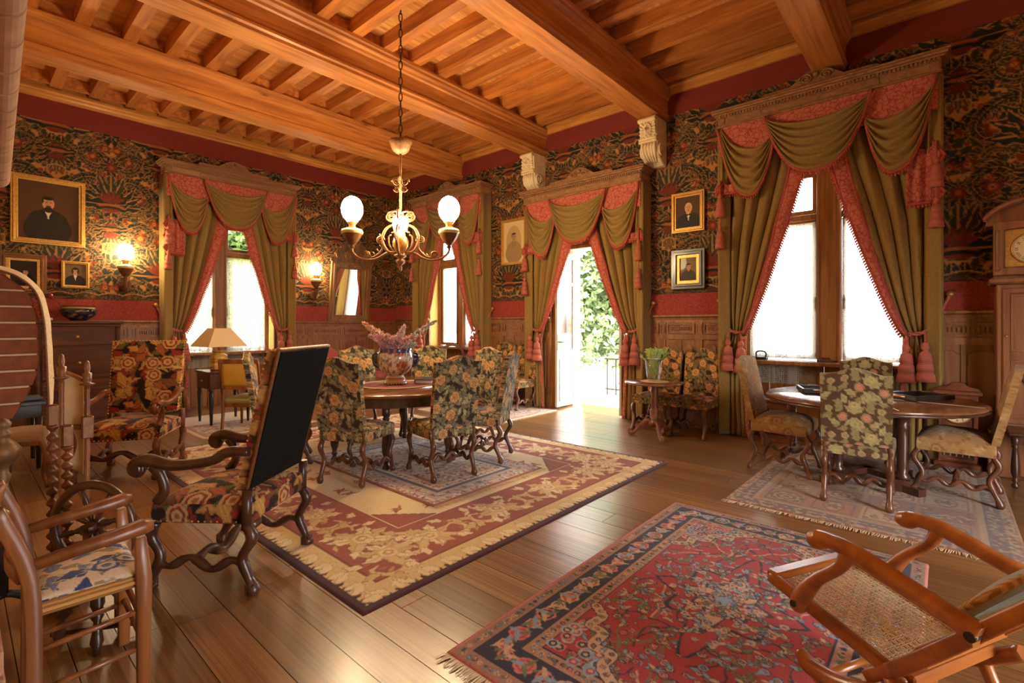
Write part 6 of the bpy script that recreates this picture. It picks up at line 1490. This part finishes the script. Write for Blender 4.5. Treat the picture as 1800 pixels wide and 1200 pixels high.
mb = MB(); wbox(mb, Q, -.18, .18, -.049, -.044, 1.94, 2.28); mb.build('dial_plate', M['gilt'], t)
dial(t, .135, True, lambda a, d, z: Q(a+.0, d-.04, z+2.1))
for s_ in (-1, 1): mb = MB(); mb.lathe([(.014,1.9),(.02,1.93),(.012,1.95),(.012,2.26),(.02,2.28)], 8, Q(s_*.235,.012,0)); mb.build('hood_column', m, t)
t = thing('wall_clock', 'small reddish mantel-style clock with arched top standing on the floor by the curtain', 'clock', (6.56, -.09, 0))
m = M['mahog']; Q2 = lambda a, d, z: (-.08-d, -a, z)
MB().box(-.08,.09,-.15,.15,.06,.74).build('case', m, t, .008); MB().box(-.11,.1,-.18,.18,0,.06).build('base', m, t, .01); MB().box(-.11,.1,-.18,.18,.72,.76).build('cornice', m, t, .01)
mb = MB(); wprism(mb, Q2, [(-.17,.76),(.17,.76),(.15,.79),(.07,.81),(.04,.845),(-.04,.845),(-.07,.81),(-.15,.79)], -.03, .02); mb.build('crest', m, t, .006)
mb = MB(); wring(mb, Q2, -.14, .14, .08, .71, .025, 0, .02); mb.build('door_frame', m, t, .004)
dial(t, .1, False, lambda a, d, z: Q2(a, d+.012, z+.55))
mb = MB(); wbox(mb, Q2, -.11, .11, 0, .004, .12, .4); mb.build('pendulum_window', M['ebony'], t); mb = MB(); mb.tube([Q2(0,.01,.4), Q2(0,.01,.24)], .004, 6); mb.M = Matrix.Identity(4); mb.ball(Q2(0,.012,.22), .035, 12); mb.build('pendulum', M['brass'], t)
for k in range(5): mb = MB(); wbox(mb, Q2, -.1+.045*k, -.09+.045*k, .004, .008, .12, .4); mb.build('glazing_bar', M['brass'], t)
# on the sills
t = thing('flat_iron', 'old black flat iron standing on the left of the big window sill', 'iron', (6.86, 1.78, .961)); 
mb = MB(); mb.prism([(-.05,-.08),(.05,-.08),(.05,.03),(0,.11),(-.05,.03)], 0, .035, 'z'); mb.build('sole', M['iron'], t, .006); mb = MB(); mb.tube(crv([(0,-.06,.03),(0,-.06,.09),(0,0,.11),(0,.05,.09),(0,.05,.03)], 5), .011, 6); mb.build('handle', M['iron'], t)
t = thing('wooden_box', 'small wooden box on the corner window sill', 'box', (6.9, 6.98, .961)); MB().box(-.05,.05,-.06,.06,0,.1).build('body', M['oak'], t, .004); MB().box(-.055,.055,-.065,.065,.1,.12).build('lid', M['oak'], t, .004)
t = thing('wooden_latch', 'small dark wooden latch block at the foot of the big window mullion', 'block', (6.84, 1.06, .961)); MB().box(-.04,.04,-.09,.09,0,.03).build('base', M['dark'], t, .004); MB().box(-.03,.03,-.05,.05,.03,.055).build('cap', M['dark'], t, .004)
# ================================================================== brick fireplace and what stands round it
t = thing('brick_fireplace', 'brick fireplace with curved corbel and rounded overhanging hood edge', 'fireplace', (XB, 2.9, 0)); L0 = Vector((XB, 2.9, 0))
pr = [(.1,1.69),(.2,1.645),(.27,1.56),(.298,1.42),(.303,1.25),(.292,1.13),(.235,.99),(.15,.82),(.0,.64),(-.2,.5)]
zs_ = [p[1] for p in pr][::-1]; xs_ = [p[0] for p in pr][::-1]
fx = lambda z: float(np.interp(z, zs_, xs_))
YB0, YB1 = 3.6, 3.86
out = [(XB,.45),(-.3,.47)]+[(x-.012, z) for x, z in pr[::-1]]+[(XB,1.685)]
mb = nb(L0); mb.prism(out, YB0+.008, YB1-.008, 'y'); mb.build('mortar_core', M['mortar'], t)
H = .0835; z = .5
while z < 1.68:
    z1 = min(z+H-.010, 1.69); row = int(z/H); x = -.45+(.1 if row % 2 else 0)
    while x < fx((z+z1)/2)-.02:
        xe = x+.33; a1, b1 = min(xe, fx(z)), min(xe, fx(z1))
        if fx((z+z1)/2)-xe < .1: a1, b1 = fx(z), fx(z1)
        mb = nb(L0); mb.prism([(x,z),(a1,z),(b1,z1),(x,z1)], YB0, YB1, 'y'); mb.build('brick', M['brick'], t, .004)
        if a1 >= fx(z)-.001: break
        x = xe+.01
    z += H
# overhanging hood edge: rounded bricks in two rows
ya, yb = 1.15, 3.37; zh = 2.05; n = 13
mb = nb(L0); mb.prism([(XB,zh+.012),(.06,zh+.012),(.1,zh+.03),(.1,zh+.5),(XB,zh+.5)], ya, yb, 'y'); mb.build('hood_core', M['mortar'], t)
def hx(y): return .1+.078*(y-1.365)/2.0
for k in range(n):
    y0, y1 = ya+(yb-ya)*k/n+.004, ya+(yb-ya)*(k+1)/n-.004
    mb = nb(L0); arc = [(.0,0)]+[(.035+.045*math.sin(a*PI/12)-.01, .045-.045*math.cos(a*PI/12)) for a in range(7)]+[(.07,.16),(0,.16)]
    w_ = .0; vs = [(hx(y)-.07+a, y, zh+b) for y in (y0, y1) for a, b in arc]; m_ = len(arc)
    mb.add(vs, [tuple(range(m_)), tuple(range(2*m_-1, m_-1, -1))]+[(i, m_+i, m_+(i+1) % m_, (i+1) % m_) for i in range(m_)]); mb.build('brick', M['brick_pale'], t, .004)
    mb = nb(L0); mb.add([(a, y, zz) for zz in (zh+.004, zh+.1) for a, y in ((-.2,y0+.08),(hx(y0)-.078,y0+.08),(hx(y1)-.078,y1+.08),(-.2,y1+.08))], [(0,1,2,3),(4,5,6,7),(0,1,5,4),(1,2,6,5),(2,3,7,6),(3,0,4,7)]); mb.build('brick', M['brick_pale'], t, .004)
for k in range(5):
    mb = nb(L0); mb.box(-.5, .115-.004*k, 2.12, 2.42, .01+k*.084, .084+k*.084); mb.build('brick', M['brick_pale'], t, .005)
# embroidered lambrequin hanging along the corbel
pth = crv([(.06,3.55,1.70),(.2,3.55,1.665),(.285,3.55,1.58),(.318,3.55,1.44),(.328,3.55,1.28),(.334,3.55,1.12),(.336,3.55,.98),(.322,3.55,.87)], 8)
def lam(u, v):
    i = v*(len(pth)-1); a = pth[int(i)]; b = pth[min(len(pth)-1, int(i)+1)]; p = a+(b-a)*(i-int(i)); d = (pth[min(len(pth)-1, int(i)+1)]-pth[max(0, int(i)-1)]).normalized()
    n_ = Vector((d.z, 0, -d.x))*-1; wd = .034*(1-.55*max(0, v-.75)/.25)
    return p+n_*(wd*(u-.25))+Vector((0, .12*u**1.5-.01*math.sin(v*46)*u, 0))
t2 = thing('mantel_lambrequin', 'cream embroidered cloth band hanging along the curved brick corbel', 'cloth', (.3, 3.56, .8)); L2 = Vector((.3,3.56,.8))
mb = nb(L2); mb.grid(lam, 10, 80); mb.build('band', M['cream'], t2, solid=.006)
mb = nb(L2); mb.tube([lam(0, k/80) for k in range(81)], .006, 5); drops(mb, [lam(0, k/80) for k in range(81)], .02, .016, .006, (-1,-.2,-.2)); mb.build('lace_edging', M['gilt_dark'], t2, kind='stuff')
mb = nb(L2); mb.M = mb.M @ Matrix.Translation((.322,3.56,.88)); mb.lathe([(.008,.0),(.016,-.02),(.012,-.03),(.022,-.09),(.0001,-.09)], 10); mb.build('tassel', M['cream'], t2)
# andiron
t = thing('andiron', 'brass-topped andiron beside the brick fireplace', 'andiron', (.15, 3.28, 0))
mb = MB(); mb.lathe([(.03,.4),(.036,.44),(.02,.46),(.03,.52),(.016,.56),(.026,.6),(.018,.66),(.03,.7),(.02,.72),(.018,.74),(.05,.775),(.062,.80),(.063,.825),(.045,.85),(.02,.875),(.026,.885),(.034,.9),(.018,.915),(.026,.93),(.03,.945),(.012,.965),(.0001,.97)], 18); mb.build('brass_finial', plain('old_brass', S(128,94,62), .5, .4, 0, .2, 40), t)
mb = MB(); mb.tube([(0,0,.42),(0,0,.14)], .02, 8); mb.tube(crv([(-.12,-.04,0),(-.08,-.02,.1),(0,0,.15),(.08,.02,.1),(.12,.04,0)], 5), .018, 6); mb.build('iron_feet', M['iron'], t)
# spinning wheel
t = thing('spinning_wheel', 'dark wooden spinning wheel with spoked wheel and twisted posts behind the rush armchair', 'spinning wheel', (.42, 2.97, 0)); L_ = Vector((.42,2.97,0)); m = M['dark']
wc = Vector((.44, 3.05, .44)); nrm = Vector((-.8,-.6,.0)).normalized(); ea = Vector((-nrm.y, nrm.x, 0)); ez = Vector((0,0,1))
mb = nb(L_); mb.tube([wc+ea*.2*math.cos(k*PI/20)+ez*.2*math.sin(k*PI/20) for k in range(41)], .021, 8, cap=False); wh = mb.build('wheel_rim', m, t)
mb = nb(L_); mb.tube([wc-nrm*.05, wc+nrm*.05], .026, 10); mb.build('hub', m, wh)
for k in range(8):
    a = k*PI/4+.3; d = ea*math.cos(a)+ez*math.sin(a); mb = nb(L_); p = [wc+d*r_ for r_ in (.02,.05,.08,.1,.12,.15,.19)]; mb.tube(p, [.008,.012,.016,.01,.015,.011,.008], 6); mb.build('spoke', m, wh)
mb = nb(L_); mb.bar((.30,2.72,.33),(.50,3.16,.36),.12,.035); mb.build('bench', m, t, .006)
for a, b in (((.33,2.80,.33),(.30,2.93,0)),((.42,2.80,.33),(.40,2.70,0)),((.49,3.02,.34),(.52,2.86,0))):
    mb = nb(L_); a = Vector(a); b = Vector(b); ks = [0,.15,.3,.42,.5,.56,.62,.75,.85,.92,1]; mb.tube([a+(b-a)*k for k in ks], [.016,.02,.026,.028,.016,.026,.014,.02,.026,.016,.014], 8); mb.build('leg', m, t)
mb = nb(L_); mb.bar((.29,2.95,.05),(.55,2.78,.05),.05,.02); mb.build('treadle', m, t)
for a, b in ((wc+nrm*.05, (.43,2.93,.34)),(wc-nrm*.05, (.46,3.11,.35))):
    mb = nb(L_); mb.tube([a, b], .012, 6); mb.build('wheel_post', m, t)
red_w = M['mahog']
for (x, y), z1 in (((.325,3.345),.90),((.372,3.275),.80)):
    mb = nb(L_); pts = []; rad = []
    for k in range(96):
        zz = .12+(z1-.12)*k/95; pts.append((x, y, zz)); rad.append(.017+.009*math.sin(k*.95) if k > 14 else .026)
    mb.tube(pts, rad, 8); p_ = mb.build('twisted_post', red_w, t)
    mb = nb(L_); mb.cbox(x, y, z1+.05, .045, .03, .11); mb.build('post_head', M['gilt_dark'], p_, .008); mb = nb(L_); mb.cbox(x, y, .06, .09, .2, .08); mb.build('post_foot', red_w, p_, .012)
mb = nb(L_); mb.tube([(.325,3.345,.3),(.372,3.275,.3)], .016, 6); mb.build('cross_rail', red_w, t)
mb = nb(L_); mb.tube([(.372,3.275,.3),(.45,3.1,.35)], .016, 6); mb.build('cross_rail', red_w, t)
# banner screen on poles
t = thing('pole_screen', 'old fire screen with a parchment banner hung between two wooden poles', 'fire screen', (.42, 3.47, 0)); L_ = Vector((.42,3.47,0)); pa, pb_ = Vector((.378,3.52,0)), Vector((.468,3.42,0))
for p_, z0, z1 in ((pa,.25,1.24),(pb_,.25,1.205)):
    mb = nb(L_); mb.M = mb.M @ Matrix.Translation(p_); mb.lathe([(.011,z0)]+[(.010+.002*(k % 2), z0+.02+(z1-z0-.15)*k/40) for k in range(41)]+[(.032,z1-.12),(.034,z1-.115),(.014,z1-.11),(.02,z1-.1),(.02,z1-.06),(.009,z1-.055),(.014,z1-.035),(.009,z1),(.0001,z1+.01)], 10); po = mb.build('pole', M['oak'], t)
    mb = nb(L_); mb.bar(p_+Vector((-.1,-.04,.04)), p_+Vector((.1,.04,.04)), .05, .05); mb.bar(p_+Vector((0,0,.05)), p_+Vector((0,0,.28)), .035, .035); mb.build('foot', M['oak'], po)
mb = nb(L_); mb.grid(lambda u, v: pa+(pb_-pa)*(u*.86)+Vector((.02*math.sin(PI*u), .02*math.sin(PI*u), 1.155-.05*math.sin(PI*u*.5)-.5*(1-v))), 10, 12); mb.build('banner', plain('parchment', S(200,168,122), .85, 0, 0, .1, 8), t, solid=.003)
mb = nb(L_); mb.tube([pa+(pb_-pa)*(k/8*.86)+Vector((.02*math.sin(PI*k/8), .02*math.sin(PI*k/8), 1.158-.05*math.sin(PI*k/16))) for k in range(9)], .01, 6); mb.build('top_batten', M['oak'], t)
mb = nb(L_); mb.grid(lambda u, v: pa+(pb_-pa)*(.38+.14*u*math.sin(PI*v))+Vector((.006,-.012,.70+.14*v)), 4, 8); mb.build('painted_motif', plain('red_ink', S(120,46,36), .8), t)
for z in (.86,): mb = nb(L_); mb.cbox(pb_.x, pb_.y-.005, z, .05, .035, .12); mb.build('brass_clamp', M['gilt_dark'], t, .006); mb = nb(L_); mb.tube([pa+Vector((0,0,z)), pb_+Vector((0,0,z))], .014, 6); mb.build('cross_bar', M['oak'], t)
# desk in the corner with cloth and paper
t = thing('side_table', 'dark side table in the corner behind the brick fireplace', 'table', (.25, 6.95, 0))
MB().box(-.4,.36,-.32,.32,.62,.66).build('top', M['ebony'], t, .006); MB().box(-.36,.32,-.28,.28,.5,.62).build('apron', M['ebony'], t)
for sx in (-.34,.3):
    for sy in (-.26,.26): MB().tube([(sx,sy,.5),(sx,sy,0)], [.03,.018], 8).build('leg', M['ebony'], t)
mb = MB(); mb.box(-.16,.16,-.12,.12,0,.035); o = mb.build('folded_cloth', plain('blue_cloth', S(74,92,110), .9), None, .012); o.location = (.42,6.8,.661); tag(o, 'folded blue cloth on the dark corner table', 'cloth')
mb = MB(); mb.grid(lambda u, v: ((u-.5)*.22,(v-.5)*.3,.012*math.sin(3*u)), 6, 6); o = mb.build('printed_paper', M['paper'], None, 0, .002); o.location = (.18,6.86,.662); tag(o, 'loose cream paper sheet on the dark corner table', 'paper')
mb = MB(); mb.box(-.12,.12,-.5,.5,.0,.012); o = mb.build('hearth_slab', plain('slate', S(112,104,96), .5, 0, 0, .15, 8), None, .004); o.location = (-.2, 2.95, .0); tag(o, 'grey slate hearth slab beside the spinning wheel', 'slab')
